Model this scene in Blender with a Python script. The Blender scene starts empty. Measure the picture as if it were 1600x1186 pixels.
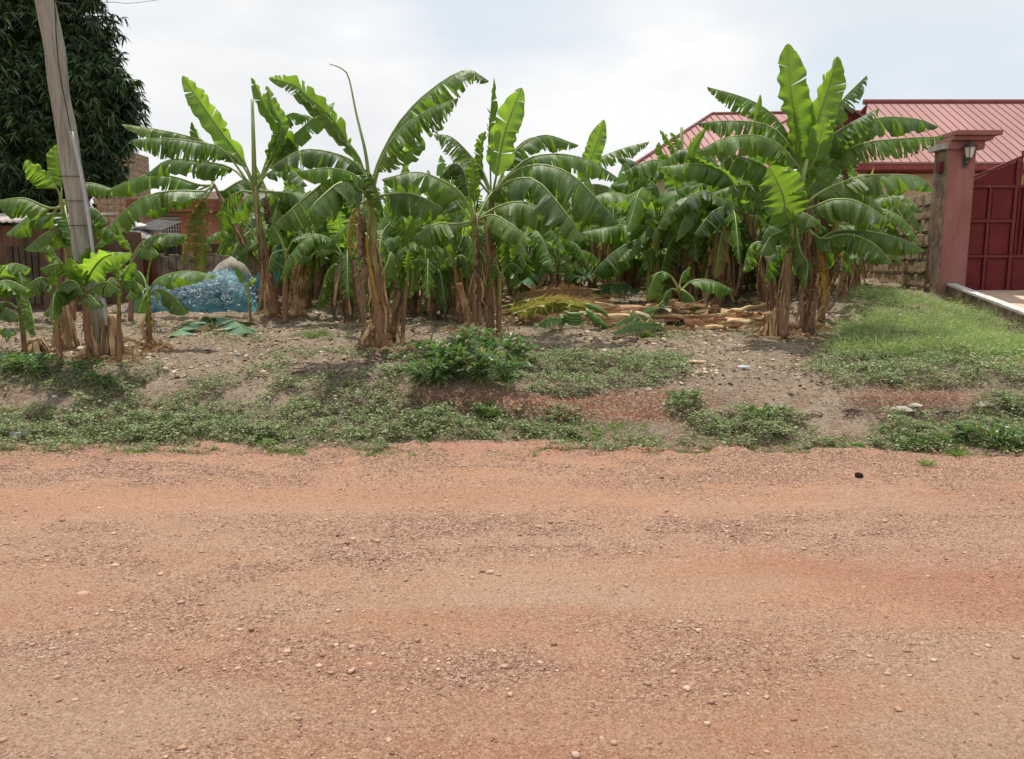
import bpy, math, random
import numpy as np
from mathutils import Vector
R = math.radians
scene = bpy.context.scene
col = scene.collection
# ------------------------------------------------------------------ camera
F, W0, H0, HOR = 1232.0, 1600, 1186, 415.0
PITCH = math.atan((593-HOR)/F)
CAM = Vector((0, 0, 1.6))
cd = bpy.data.cameras.new("camera"); cam = bpy.data.objects.new("camera", cd); col.objects.link(cam)
cam.location = CAM; cam.rotation_euler = (math.pi/2-PITCH, 0, 0)
cd.sensor_width = 36; cd.lens = 36*F/W0; cd.clip_start = 0.05; cd.clip_end = 2000
scene.camera = cam
scene.render.resolution_x = 1024; scene.render.resolution_y = 759
# ------------------------------------------------------------------ sun and sky
SUN_DIR = Vector((-0.10, 0.27, 0.955)).normalized()
sd = bpy.data.lights.new("sun", 'SUN'); sd.energy = 5.0; sd.angle = R(0.7); sd.color = (1, .955, .88)
sun = bpy.data.objects.new("sun", sd); col.objects.link(sun)
sun.rotation_euler = SUN_DIR.to_track_quat('Z', 'Y').to_euler()
world = bpy.data.worlds.new("World"); scene.world = world; world.use_nodes = True
nt = world.node_tree; nt.nodes.clear()
def wn(t, **k):
    n = nt.nodes.new(t)
    for a, b in k.items(): setattr(n, a, b)
    return n
wo = wn('ShaderNodeOutputWorld'); bg = wn('ShaderNodeBackground'); bg.inputs[1].default_value = 0.10
sk = wn('ShaderNodeTexSky', sky_type='NISHITA', sun_disc=False)
sk.sun_elevation = math.asin(SUN_DIR.z); sk.sun_rotation = math.atan2(SUN_DIR.x, SUN_DIR.y)
sk.air_density = 1.0; sk.dust_density = 2.5; sk.ozone_density = 1.0
tc = wn('ShaderNodeTexCoord'); mp = wn('ShaderNodeMapping'); mp.inputs['Scale'].default_value = (1.6, 1.6, 4.2)
mp.inputs['Location'].default_value = (3.2, 1.1, .4)
n1 = wn('ShaderNodeTexNoise'); n1.inputs['Scale'].default_value = 1.5; n1.inputs['Detail'].default_value = 5; n1.inputs['Roughness'].default_value = .45
r1 = wn('ShaderNodeValToRGB'); r1.color_ramp.elements[0].position = .36; r1.color_ramp.elements[1].position = .52
n2 = wn('ShaderNodeTexNoise'); n2.inputs['Scale'].default_value = 1.9; n2.inputs['Detail'].default_value = 4
r2 = wn('ShaderNodeValToRGB'); r2.color_ramp.elements[0].position = .36; r2.color_ramp.elements[1].position = .62
r2.color_ramp.elements[0].color = (8.3, 8.5, 8.8, 1); r2.color_ramp.elements[1].color = (10.0, 10.0, 10.0, 1)
veil = wn('ShaderNodeMix', data_type='RGBA'); veil.inputs[0].default_value = .86; veil.inputs[7].default_value = (8.1, 8.9, 9.7, 1)
mx = wn('ShaderNodeMix', data_type='RGBA')
L = nt.links.new
L(tc.outputs['Generated'], mp.inputs[0]); L(mp.outputs[0], n1.inputs[0]); L(mp.outputs[0], n2.inputs[0])
L(n1.outputs[0], r1.inputs[0]); L(n2.outputs[0], r2.inputs[0])
L(sk.outputs[0], veil.inputs[6]); L(veil.outputs[2], mx.inputs[6]); L(r2.outputs[0], mx.inputs[7]); L(r1.outputs[0], mx.inputs[0])
L(mx.outputs[2], bg.inputs[0]); L(bg.outputs[0], wo.inputs[0])
scene.view_settings.view_transform = 'Standard'; scene.view_settings.look = 'None'
scene.view_settings.exposure = 0.0; scene.view_settings.gamma = 1
scene.view_settings.use_curve_mapping = False
if hasattr(scene, 'cycles'):
    scene.cycles.max_bounces = 6; scene.cycles.transparent_max_bounces = 12
    scene.cycles.diffuse_bounces = 3; scene.cycles.transmission_bounces = 4

# ------------------------------------------------------------------ projection
sp, cp = math.sin(PITCH), math.cos(PITCH)
def P(px, py, Y):
    a, b = (px-800)/F, -(py-593)/F
    d = Vector((a, cp+b*sp, -sp+b*cp))
    return CAM + d*(Y/d.y)
def pix(x, y, z):
    dz = z-CAM.z
    w = y*cp-dz*sp; v = y*sp+dz*cp
    w = np.maximum(w, .05)
    return 800+F*x/w, 593-F*v/w
# ------------------------------------------------------------------ numpy noise
_rs = np.random.RandomState(7); _T = _rs.rand(256, 256)
def vnoise(x, y):
    x = np.asarray(x, float); y = np.asarray(y, float)
    xi = np.floor(x).astype(int); yi = np.floor(y).astype(int); fx = x-xi; fy = y-yi
    fx = fx*fx*(3-2*fx); fy = fy*fy*(3-2*fy)
    a = _T[xi % 256, yi % 256]; b = _T[(xi+1) % 256, yi % 256]; c = _T[xi % 256, (yi+1) % 256]; d = _T[(xi+1) % 256, (yi+1) % 256]
    return (a*(1-fx)+b*fx)*(1-fy)+(c*(1-fx)+d*fx)*fy
def fbm(x, y, o=4):
    s = 0; a = .5; t = 0
    for i in range(o): s = s+a*vnoise(x*2**i+17*i, y*2**i+31*i); t += a; a *= .5
    return s/t
def sst(a, b, x):
    t = np.clip((x-a)/(b-a), 0, 1); return t*t*(3-2*t)
# ------------------------------------------------------------------ terrain height
PY = [-100, 6.75, 7.05, 7.5, 7.95, 8.35, 9.3, 10.5, 12, 14, 20, 30, 60, 400]
PZ = [-.03, -.03, .05, .14, .34, .47, .58, .66, .76, .88, 1.06, 1.22, 1.25, 1.25]
def edge(x): return 6.72 + .16*(fbm(np.asarray(x)*.5+9, 3.3+0*np.asarray(x), 3)-.5)*2+.10*(fbm(np.asarray(x)*3, 7.3+0*np.asarray(x), 3)-.5) - .03*np.clip(x, -5, 6)
def H(x, y, fine=True):
    x = np.asarray(x, float); y = np.asarray(y, float)
    sh = (edge(x)-6.72)+ .5*(fbm(x*.8+3, x*0+1.7, 3)-.5)*sst(6.9, 7.6, y)*(1-sst(8.6, 9.6, y))
    z = np.interp(y-sh, PY, PZ)
    zs = np.interp(y-sh*.6+.22*(fbm(x*2.2, x*0+4, 4)-.5)*2, [7.0, 7.2, 7.45, 7.60, 7.9, 8.5, 9.3], [.05, .09, .13, .33, .43, .49, .58])
    sc = np.maximum(sst(-1.3, -.9, x)*(1-.75*sst(.1, .9, x))*(1-sst(1.5, 2.2, x)), .9*sst(2.9, 3.3, x)*(1-sst(4.1, 4.6, x)))*sst(7.0, 7.15, y)*(1-sst(8.9, 9.3, y))
    z = z*(1-sc)+zs*sc
    z = z+.30*sst(3.0, 5.8, x)*sst(9.8, 13.2, y)*(1-sst(30, 50, y))
    z = z-.13*sst(5.8, 6.9, x)*sst(8.5, 10.5, y)*(1-sst(13.0, 13.4, y))
    on = sst(7.0, 7.6, y)*(1-sst(30, 60, y))
    if fine:
        z = z+on*(.15*(fbm(x*1.1, y*1.1, 4)-.5)+.06*(fbm(x*5, y*5, 3)-.5)+.012*(fbm(x*25+5, y*25, 2)-.5))
    return z
def Hs(x, y): return float(H(np.array([x]), np.array([y]))[0])
def G(px, py):
    d = P(px, py, 1.0)-CAM
    t = np.arange(2.0, 45, .03); X_ = d.x*t; z = CAM.z+d.z*t; g = np.where(t > 6.6, H(X_, t), 0.0)
    hit = np.nonzero(z <= g)[0]
    return CAM+d*(float(t[hit[0]]) if len(hit) else 30)
# ------------------------------------------------------------------ materials
MATS = {}
class NB:
    def __init__(s, name):
        m = bpy.data.materials.new(name); m.use_nodes = True; s.m = m; s.t = m.node_tree; s.t.nodes.clear()
        s.out = s.n('ShaderNodeOutputMaterial')
    def n(s, t, **k):
        n = s.t.nodes.new(t)
        for a, b in k.items(): setattr(n, a, b)
        return n
    def l(s, a, b): s.t.links.new(a, b)
    def attr(s, nm): a = s.n('ShaderNodeAttribute'); a.attribute_name = nm; return a
    def sep(s, c): q = s.n('ShaderNodeSeparateColor'); s.l(c, q.inputs[0]); return q.outputs
    def coord(s, kind='Object', scale=(1, 1, 1)):
        if kind == 'World': src = s.n('ShaderNodeNewGeometry').outputs['Position']
        else: src = s.n('ShaderNodeTexCoord').outputs[kind]
        m = s.n('ShaderNodeMapping'); m.inputs['Scale'].default_value = scale; s.l(src, m.inputs[0]); return m.outputs[0]
    def noise(s, v, scale, detail=4, rough=.55, dist=0):
        n = s.n('ShaderNodeTexNoise'); n.inputs['Scale'].default_value = scale; n.inputs['Detail'].default_value = detail
        n.inputs['Roughness'].default_value = rough; n.inputs['Distortion'].default_value = dist
        if v is not None: s.l(v, n.inputs[0])
        return n.outputs[0]
    def vor(s, v, scale, feat='F1', out=0):
        n = s.n('ShaderNodeTexVoronoi', feature=feat); n.inputs['Scale'].default_value = scale; s.l(v, n.inputs[0]); return n.outputs[out]
    def ramp(s, v, st):
        r = s.n('ShaderNodeValToRGB'); e = r.color_ramp.elements
        while len(e) < len(st): e.new(.5)
        for i, (p, c) in enumerate(st):
            e[i].position = p; e[i].color = (c, c, c, 1) if isinstance(c, (int, float)) else (*c, 1)
        s.l(v, r.inputs[0]); return r.outputs[0]
    def mix(s, f, a, b, mode='MIX'):
        m = s.n('ShaderNodeMix', data_type='RGBA', blend_type=mode)
        for i, v in ((0, f), (6, a), (7, b)):
            if isinstance(v, (int, float)): m.inputs[i].default_value = v if i == 0 else (v, v, v, 1)
            elif isinstance(v, tuple): m.inputs[i].default_value = (*v, 1)
            else: s.l(v, m.inputs[i])
        return m.outputs[2]
    def math(s, op, a, b=0, clamp=False):
        m = s.n('ShaderNodeMath', operation=op); m.use_clamp = clamp
        for i, v in ((0, a), (1, b)):
            if isinstance(v, (int, float)): m.inputs[i].default_value = v
            else: s.l(v, m.inputs[i])
        return m.outputs[0]
    def bump(s, h, st, dist=.01, nrm=None):
        b = s.n('ShaderNodeBump'); b.inputs['Strength'].default_value = st; b.inputs['Distance'].default_value = dist
        s.l(h, b.inputs['Height'])
        if nrm is not None: s.l(nrm, b.inputs['Normal'])
        return b.outputs[0]
    def bsdf(s, c, rough=.8, spec=.3, nrm=None, metal=0):
        p = s.n('ShaderNodeBsdfPrincipled')
        for k, v in (('Base Color', c), ('Roughness', rough), ('Specular IOR Level', spec), ('Metallic', metal)):
            if isinstance(v, (int, float)): p.inputs[k].default_value = v
            elif isinstance(v, tuple): p.inputs[k].default_value = (*v, 1)
            else: s.l(v, p.inputs[k])
        if nrm is not None: s.l(nrm, p.inputs['Normal'])
        return p.outputs[0]
    def trans(s, sh, c, f):
        t = s.n('ShaderNodeBsdfTranslucent'); m = s.n('ShaderNodeMixShader'); m.inputs[0].default_value = f
        if isinstance(c, tuple): t.inputs[0].default_value = (*c, 1)
        else: s.l(c, t.inputs[0])
        s.l(sh, m.inputs[1]); s.l(t.outputs[0], m.inputs[2]); return m.outputs[0]
    def fin(s, sh): s.l(sh, s.out.inputs[0]); MATS[s.m.name] = s.m; return s.m

def leaf_mat(name, c0, c1, tr, edgec, edge_amt, tf=.42, gloss=.36, veins=1.0):
    b = NB(name); at = b.attr('leafdata'); r, g, bl = b.sep(at.outputs['Color'])[:3]
    cb = b.n('ShaderNodeCombineXYZ'); b.l(b.math('MULTIPLY', r, 150), cb.inputs[0]); b.l(b.math('MULTIPLY', g, 1.2), cb.inputs[1]); b.l(b.math('MULTIPLY', bl, 40), cb.inputs[2])
    st = b.noise(cb.outputs[0], 1.0, 3, .6)
    cb2 = b.n('ShaderNodeCombineXYZ'); b.l(b.math('MULTIPLY', r, 14), cb2.inputs[0]); b.l(b.math('MULTIPLY', g, 1.0), cb2.inputs[1]); b.l(b.math('MULTIPLY', bl, 40), cb2.inputs[2])
    st2 = b.noise(cb2.outputs[0], 1.0, 3, .6)
    oi = b.n('ShaderNodeObjectInfo').outputs['Random']
    k = b.math('ADD', b.math('MULTIPLY', st, .50), b.math('ADD', b.math('MULTIPLY', st2, .42), b.math('MULTIPLY', b.math('SUBTRACT', b.math('ADD', oi, bl), .8), .20)))
    c = b.mix(b.ramp(k, [(.30, 0), (.66, 1)]), c0, c1)
    trc = b.mix(b.ramp(k, [(.3, 0), (.75, 1)]), tuple(x*.7 for x in tr), tr)
    en = b.noise(b.coord('Object'), 7, 4)
    vl = b.ramp(st, [(.60, 0), (.72, .55)]); c = b.mix(vl, c, tuple(min(.5, x*2.2+.015) for x in c1))
    em = b.math('MULTIPLY', b.ramp(b.math('ADD', g, b.math('MULTIPLY', en, .6)), [(1.20-edge_amt*.5, 0), (1.34-edge_amt*.5, 1)]), 1)
    c = b.mix(em, c, edgec); trc = b.mix(em, trc, edgec)
    nr = b.bump(st, .7*veins, .008, b.bump(st2, .6, .03))
    sh = b.bsdf(c, gloss, .5, nr)
    return b.fin(b.trans(sh, trc, tf))
def rib_mat(name, c0, c1, rough=.45):
    b = NB(name); n = b.noise(b.coord('Object', (1, 1, .4)), 9, 4)
    c = b.mix(b.ramp(n, [(.35, 0), (.65, 1)]), c0, c1)
    return b.fin(b.bsdf(c, rough, .4))
leaf_mat('leaf_green', (.022, .056, .012), (.125, .200, .040), (.26, .47, .03), (.26, .18, .06), .30, .42, .46)
leaf_mat('leaf_young', (.060, .150, .022), (.10, .22, .035), (.42, .68, .05), (.25, .2, .05), .05, .48, .38)
leaf_mat('leaf_mid', (.045, .105, .018), (.105, .185, .03), (.34, .56, .04), (.28, .18, .05), .2, .46, .42)
leaf_mat('leaf_olive', (.10, .15, .03), (.24, .24, .06), (.38, .42, .06), (.34, .20, .07), .6, .38, .5)
leaf_mat('leaf_yellow', (.38, .22, .03), (.50, .33, .05), (.5, .3, .04), (.22, .10, .03), .8, .3, .6)
leaf_mat('leaf_dead', (.16, .095, .05), (.38, .27, .16), (.22, .13, .06), (.12, .07, .04), .5, .2, .85)
leaf_mat('leaf_fallen', (.06, .15, .07), (.13, .25, .13), (.16, .28, .09), (.33, .25, .12), .55, .25, .45)
rib_mat('rib_green', (.16, .23, .06), (.30, .36, .13))
rib_mat('rib_dead', (.22, .13, .07), (.42, .31, .19), .8)
def stem_mat(name, a, bcol, c, th=.5):
    b = NB(name); v = b.coord('World', (1, 1, .13)); n = b.noise(v, 22, 5, .6); n2 = b.noise(b.coord('World', (1, 1, .6)), 5, 5, .65)
    oi = b.n('ShaderNodeObjectInfo').outputs['Random']
    z = b.attr('stemdata'); t = b.sep(z.outputs['Color'])[0]
    k = b.math('ADD', b.math('MULTIPLY', n2, .9), b.math('MULTIPLY', b.math('SUBTRACT', .5, t), .75))
    k = b.math('ADD', k, b.math('MULTIPLY', b.math('SUBTRACT', oi, .5), .25))
    col1 = b.mix(b.ramp(k, [(th-.10, 0), (th+.04, 1)]), a, bcol)
    bl = b.ramp(b.noise(b.coord('World', (1, 1, .5)), 12, 5, .7), [(.56, 0), (.62, 1)])
    c2 = b.mix(bl, col1, c)
    c3 = b.mix(b.math('MULTIPLY', b.ramp(n, [(.3, 1), (.6, 0)]), .55), c2, (.05, .03, .02))
    nr = b.bump(n, .6, .012)
    return b.fin(b.bsdf(c3, .55, .35, nr))
stem_mat('stem_green', (.27, .29, .065), (.26, .135, .07), (.09, .045, .025), .46)
stem_mat('stem_brown', (.27, .21, .08), (.24, .125, .07), (.09, .05, .03), .30)
def simple(name, c0, c1, scale=8, rough=.85, spec=.2, bs=.4, bd=.01, kind='World', sc=(1, 1, 1), metal=0, lo=.35, hi=.65, det=5):
    b = NB(name); n = b.noise(b.coord(kind, sc), scale, det, .6)
    c = b.mix(b.ramp(n, [(lo, 0), (hi, 1)]), c0, c1)
    return b.fin(b.bsdf(c, rough, spec, b.bump(n, bs, bd), metal))
simple('dry_straw', (.22, .125, .06), (.54, .38, .22), 14, .85, .15, .6, .01, 'World', (1, 1, .25))
simple('straw_pale', (.36, .22, .11), (.72, .56, .34), 14, .8, .2, .6, .01, 'World', (1, 1, .25))
simple('log_pale', (.28, .16, .075), (.72, .54, .31), 30, .8, .2, .8, .012, 'World', (.10, 1, 1), lo=.38, hi=.6)
simple('log_red', (.20, .085, .045), (.54, .32, .18), 30, .8, .2, .8, .012, 'World', (.10, 1, 1), lo=.38, hi=.6)
simple('pole_wood', (.15, .14, .11), (.30, .285, .235), 26, .9, .15, .8, .008, 'World', (1, 1, .07), lo=.30, hi=.55)
simple('conduit', (.33, .34, .36), (.42, .43, .45), 9, .5, .4, .1)
simple('cable', (.02, .02, .02), (.04, .04, .04), 9, .6)
simple('shed_wall', (.085, .05, .038), (.17, .095, .065), 3, .9, .1, .4, .02, 'World', (1, 1, .4))
simple('white_sheet', (.42, .38, .33), (.66, .62, .57), 4, .5, .3, .2)
simple('dark_sheet', (.05, .045, .04), (.13, .12, .11), 6, .5, .4, .2)
simple('orange_plaster', (.42, .20, .12), (.52, .27, .17), 3, .9, .1, .2)
simple('pink_plaster', (.40, .27, .23), (.50, .36, .31), 3, .9, .1, .2)
simple('orange_fascia', (.20, .085, .05), (.36, .16, .09), 2.5, .9, .1, .2, .01, 'World', (1, 1, 3))
simple('white_paint', (.62, .62, .60), (.74, .73, .70), 6, .5, .3, .1)
simple('window_dark', (.035, .035, .035), (.06, .06, .055), 3, .2, .5, .0)
simple('rust_door', (.10, .035, .025), (.20, .07, .045), 5, .6, .3, .2, .01, 'World', (1, 1, .2))
simple('yard_wall', (.10, .08, .065), (.30, .24, .19), 5, .95, .1, .7, .02)
simple('block', (.19, .13, .085), (.44, .33, .23), 9, .95, .1, 1.0, .03, lo=.3, hi=.7)
simple('mortar', (.10, .07, .05), (.24, .18, .13), 12, .95, .1, 1.0, .03)
simple('yellow_paint', (.60, .47, .29), (.68, .55, .35), 2, .85, .2, .1)
simple('gate_red', (.10, .012, .013), (.13, .018, .018), 5, .5, .15, .05)
simple('gate_frame', (.115, .020, .020), (.145, .030, .030), 6, .5, .15, .05)
simple('fascia_red', (.22, .045, .04), (.30, .07, .06), 5, .6, .3, .1)
simple('cement', (.25, .22, .19), (.45, .41, .36), 7, .95, .1, .5, .01)
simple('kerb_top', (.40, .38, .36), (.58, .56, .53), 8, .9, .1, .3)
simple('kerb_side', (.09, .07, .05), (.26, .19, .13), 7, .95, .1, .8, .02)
simple('driveway', (.42, .30, .22), (.55, .41, .31), 4, .95, .1, .3)
simple('lantern_black', (.035, .035, .033), (.08, .08, .075), 20, .5, .4, .2)
simple('lantern_glass', (.50, .47, .42), (.60, .57, .52), 5, .12, .5, .0)
simple('clay', (.45, .28, .20), (.60, .40, .30), 12, .9)
simple('plastic_clear', (.38, .40, .42), (.58, .60, .62), 12, .2, .5)
simple('plastic_red', (.55, .06, .03), (.65, .10, .05), 12, .4, .5)
simple('net_roll', (.06, .13, .13), (.10, .18, .17), 12, .8)
simple('trash_grey', (.25, .27, .30), (.55, .56, .60), 9, .5, .4)
simple('trunk_bark', (.05, .04, .03), (.11, .09, .07), 8, .95, .1, .8, .02, 'World', (1, 1, .3))
simple('banana_skin', (.065, .15, .03), (.11, .21, .045), 10, .4, .45, .1)
simple('dark_stone', (.03, .02, .02), (.07, .045, .04), 12, .9)
# painted pillar: pink render with streaks, roof with seams
b = NB('pillar_paint'); n = b.noise(b.coord('World', (1, 1, .35)), 4, 5); n2 = b.noise(b.coord('World'), 60, 3)
c = b.mix(b.ramp(n, [(.35, 0), (.7, 1)]), (.24, .098, .088), (.30, .138, .124)); z_ = b.n('ShaderNodeSeparateXYZ'); b.l(b.coord('World'), z_.inputs[0]); dz_ = b.math('ADD', z_.outputs[2], b.math('MULTIPLY', b.noise(b.coord('World'), 9, 5, .7), .7)); c = b.mix(b.ramp(b.math('SUBTRACT', dz_, 1.0), [(.42, .75), (.85, 0)]), c, (.24, .15, .10))
st_ = b.noise(b.coord('World', (1, 1, .06)), 18, 4, .7); c = b.mix(b.ramp(st_, [(.55, 0), (.68, .45)]), c, (.15, .07, .06)); b.fin(b.bsdf(c, .85, .2, b.bump(n2, .5, .004)))
b = NB('pillar_bare'); n = b.noise(b.coord('World'), 7, 6, .7); n2 = b.noise(b.coord('World'), 50, 4)
c = b.mix(b.ramp(n, [(.38, 0), (.6, 1)]), (.15, .10, .075), (.27, .19, .14)); b.fin(b.bsdf(c, .95, .1, b.bump(n2, .8, .01)))
b = NB('roof_metal'); n = b.noise(b.coord('World', (1, .4, .4)), 1.2, 5); n2 = b.noise(b.coord('World'), 25, 3)
c = b.mix(b.ramp(n, [(.35, 0), (.65, 1)]), (.31, .160, .147), (.37, .20, .185)); b.fin(b.bsdf(c, .6, .25, b.bump(n2, .05)))
simple('roof_seam', (.17, .055, .05), (.22, .075, .07), 3, .5)
simple('gable_dark', (.14, .03, .03), (.18, .045, .042), 3, .7)
# islands with random colour
def island(name, stops, rough=.85, spec=.2, tr=None, tf=.3, bumps=0):
    b = NB(name); rp = b.n('ShaderNodeNewGeometry').outputs['Random Per Island']
    c = b.ramp(rp, stops); nr = None
    if bumps: nr = b.bump(b.noise(b.coord('World'), 60, 3), bumps, .01)
    sh = b.bsdf(c, rough, spec, nr)
    if tr: sh = b.trans(sh, tr, tf)
    return b.fin(sh)
island('pebbles', [(0, (.20, .10, .065)), (.4, (.32, .17, .11)), (.75, (.43, .27, .19)), (.93, (.52, .38, .28)), (1, (.12, .06, .04))], .9)
island('road_stone', [(0, (.24, .12, .08)), (.5, (.40, .25, .175)), (1, (.50, .35, .26))], .9, .2, None, 0, .6)
island('debris_mix', [(0, (.13, .06, .03)), (.3, (.34, .19, .10)), (.55, (.52, .37, .20)), (.78, (.66, .52, .33)), (.9, (.40, .14, .07)), (.96, (.30, .33, .10))], .85, .2, (.3, .2, .1), .15, .5)
island('bottle_mix', [(0, (.42, .48, .54)), (.2, (.22, .32, .46)), (.35, (.66, .70, .74)), (.5, (.30, .32, .42)), (.62, (.50, .54, .58)), (.78, (.80, .80, .80)), (.92, (.30, .42, .50)), (.96, (.50, .10, .22))], .3, .5)
island('groundcover_leaf', [(0, (.085, .13, .045)), (.3, (.15, .205, .08)), (.65, (.24, .28, .13)), (.88, (.34, .34, .18)), (1, (.38, .30, .19))], .55, .35, (.15, .24, .05), .28)
island('grass_blade', [(0, (.07, .14, .03)), (.5, (.13, .24, .05)), (.85, (.19, .30, .08)), (1, (.34, .33, .16))], .55, .3, (.24, .40, .07), .35)
island('grass_tall', [(0, (.16, .24, .08)), (.4, (.27, .35, .14)), (.75, (.40, .45, .23)), (1, (.56, .50, .34))], .55, .3, (.34, .50, .10), .38)
island('litter', [(0, (.09, .055, .035)), (.4, (.24, .165, .105)), (.8, (.42, .32, .22)), (1, (.58, .48, .36))], .9)
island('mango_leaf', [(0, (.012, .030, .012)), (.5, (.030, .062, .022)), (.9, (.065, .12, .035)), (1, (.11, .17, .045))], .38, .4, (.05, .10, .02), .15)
island('shrub_leaf', [(0, (.055, .12, .045)), (.5, (.10, .18, .07)), (.8, (.17, .24, .09)), (.95, (.26, .30, .12)), (1, (.38, .18, .07))], .4, .4, (.2, .36, .06), .3)
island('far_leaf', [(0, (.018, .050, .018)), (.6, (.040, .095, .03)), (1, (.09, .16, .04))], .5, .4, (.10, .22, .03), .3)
# net: teal mesh, partly see-through
b = NB('net_teal'); v = b.coord('Object'); w1 = b.noise(v, 6, 4); c = b.mix(b.ramp(w1, [(.35, 0), (.65, 1)]), (.03, .16, .20), (.09, .30, .34))
sh = b.bsdf(c, .55, .3, b.bump(w1, .6, .05)); tp = b.n('ShaderNodeBsdfTransparent'); ms = b.n('ShaderNodeMixShader')
g = b.sep(b.attr('netdata').outputs['Color'])[0]; b.l(b.math('ADD', b.math('MULTIPLY', g, .7), b.math('MULTIPLY', w1, .25), True), ms.inputs[0]); b.l(tp.outputs[0], ms.inputs[1]); b.l(sh, ms.inputs[2]); b.fin(ms.outputs[0])
# road
b = NB('road_laterite'); v = b.coord('World'); at = b.sep(b.attr('mask').outputs['Color']); grav, tan_, redd = at[0], at[1], at[2]
big = b.noise(b.coord('World', (.35, 1, 1)), 1.6, 5); fine = b.noise(v, 90, 6, .75); fine2 = b.noise(v, 260, 4, .7)
vr = b.n('ShaderNodeTexVoronoi', feature='F1'); vr.inputs['Scale'].default_value = 75; b.l(v, vr.inputs[0])
vr2 = b.n('ShaderNodeTexVoronoi', feature='F1'); vr2.inputs['Scale'].default_value = 170; b.l(v, vr2.inputs[0])
c = b.mix(b.ramp(big, [(.32, 0), (.68, 1)]), (.375, .192, .106), (.440, .243, .143))
c = b.mix(b.math('MULTIPLY', redd, .65), c, (.34, .142, .078)); c = b.mix(b.math('MULTIPLY', tan_, .75), c, (.42, .31, .225))
cell = b.mix(.5, b.sep(vr.outputs['Color'])[0], b.sep(vr2.outputs['Color'])[0])
gc = b.ramp(cell, [(.2, (.15, .075, .05)), (.5, (.34, .19, .13)), (.8, (.58, .42, .32))])
c = b.mix(b.math('ADD', b.math('MULTIPLY', grav, .62), .26), c, gc)
c = b.mix(b.ramp(fine, [(.36, .8), (.53, 0)]), c, (.16, .08, .055)); c = b.mix(b.ramp(fine2, [(.52, 0), (.68, .6)]), c, (.55, .39, .30))
h = b.math('ADD', b.math('MULTIPLY', b.math('SUBTRACT', 1, vr.outputs[0]), b.math('ADD', .2, grav)), fine)
b.fin(b.bsdf(c, .95, .12, b.bump(h, .9, .014, b.bump(fine2, .6, .005))))
# plot ground
b = NB('plot_soil'); v = b.coord('World'); at = b.sep(b.attr('mask').outputs['Color']); veg, redm, lit = at[0], at[1], at[2]
big = b.noise(v, 1.4, 5); fine = b.noise(v, 60, 6, .75); med = b.noise(v, 14, 5, .65)
vr = b.n('ShaderNodeTexVoronoi', feature='F1'); vr.inputs['Scale'].default_value = 55; b.l(v, vr.inputs[0])
c = b.mix(b.ramp(big, [(.35, 0), (.65, 1)]), (.200, .148, .106), (.285, .218, .158))
c = b.mix(redm, c, (.19, .075, .04)); c = b.mix(b.math('MULTIPLY', veg, .6), c, (.075, .07, .04))
c = b.mix(b.ramp(med, [(.38, .75), (.52, 0)]), c, (.10, .07, .05)); c = b.mix(b.ramp(fine, [(.52, 0), (.68, .7)]), c, (.42, .35, .28))
c = b.mix(b.math('MULTIPLY', b.ramp(b.sep(vr.outputs['Color'])[0], [(.5, 0), (.9, 1)]), .5), c, (.44, .36, .27))
b.fin(b.bsdf(c, .97, .1, b.bump(b.math('ADD', fine, b.math('MULTIPLY', vr.outputs[0], .6)), 1.0, .022, b.bump(med, .6, .04))))

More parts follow.
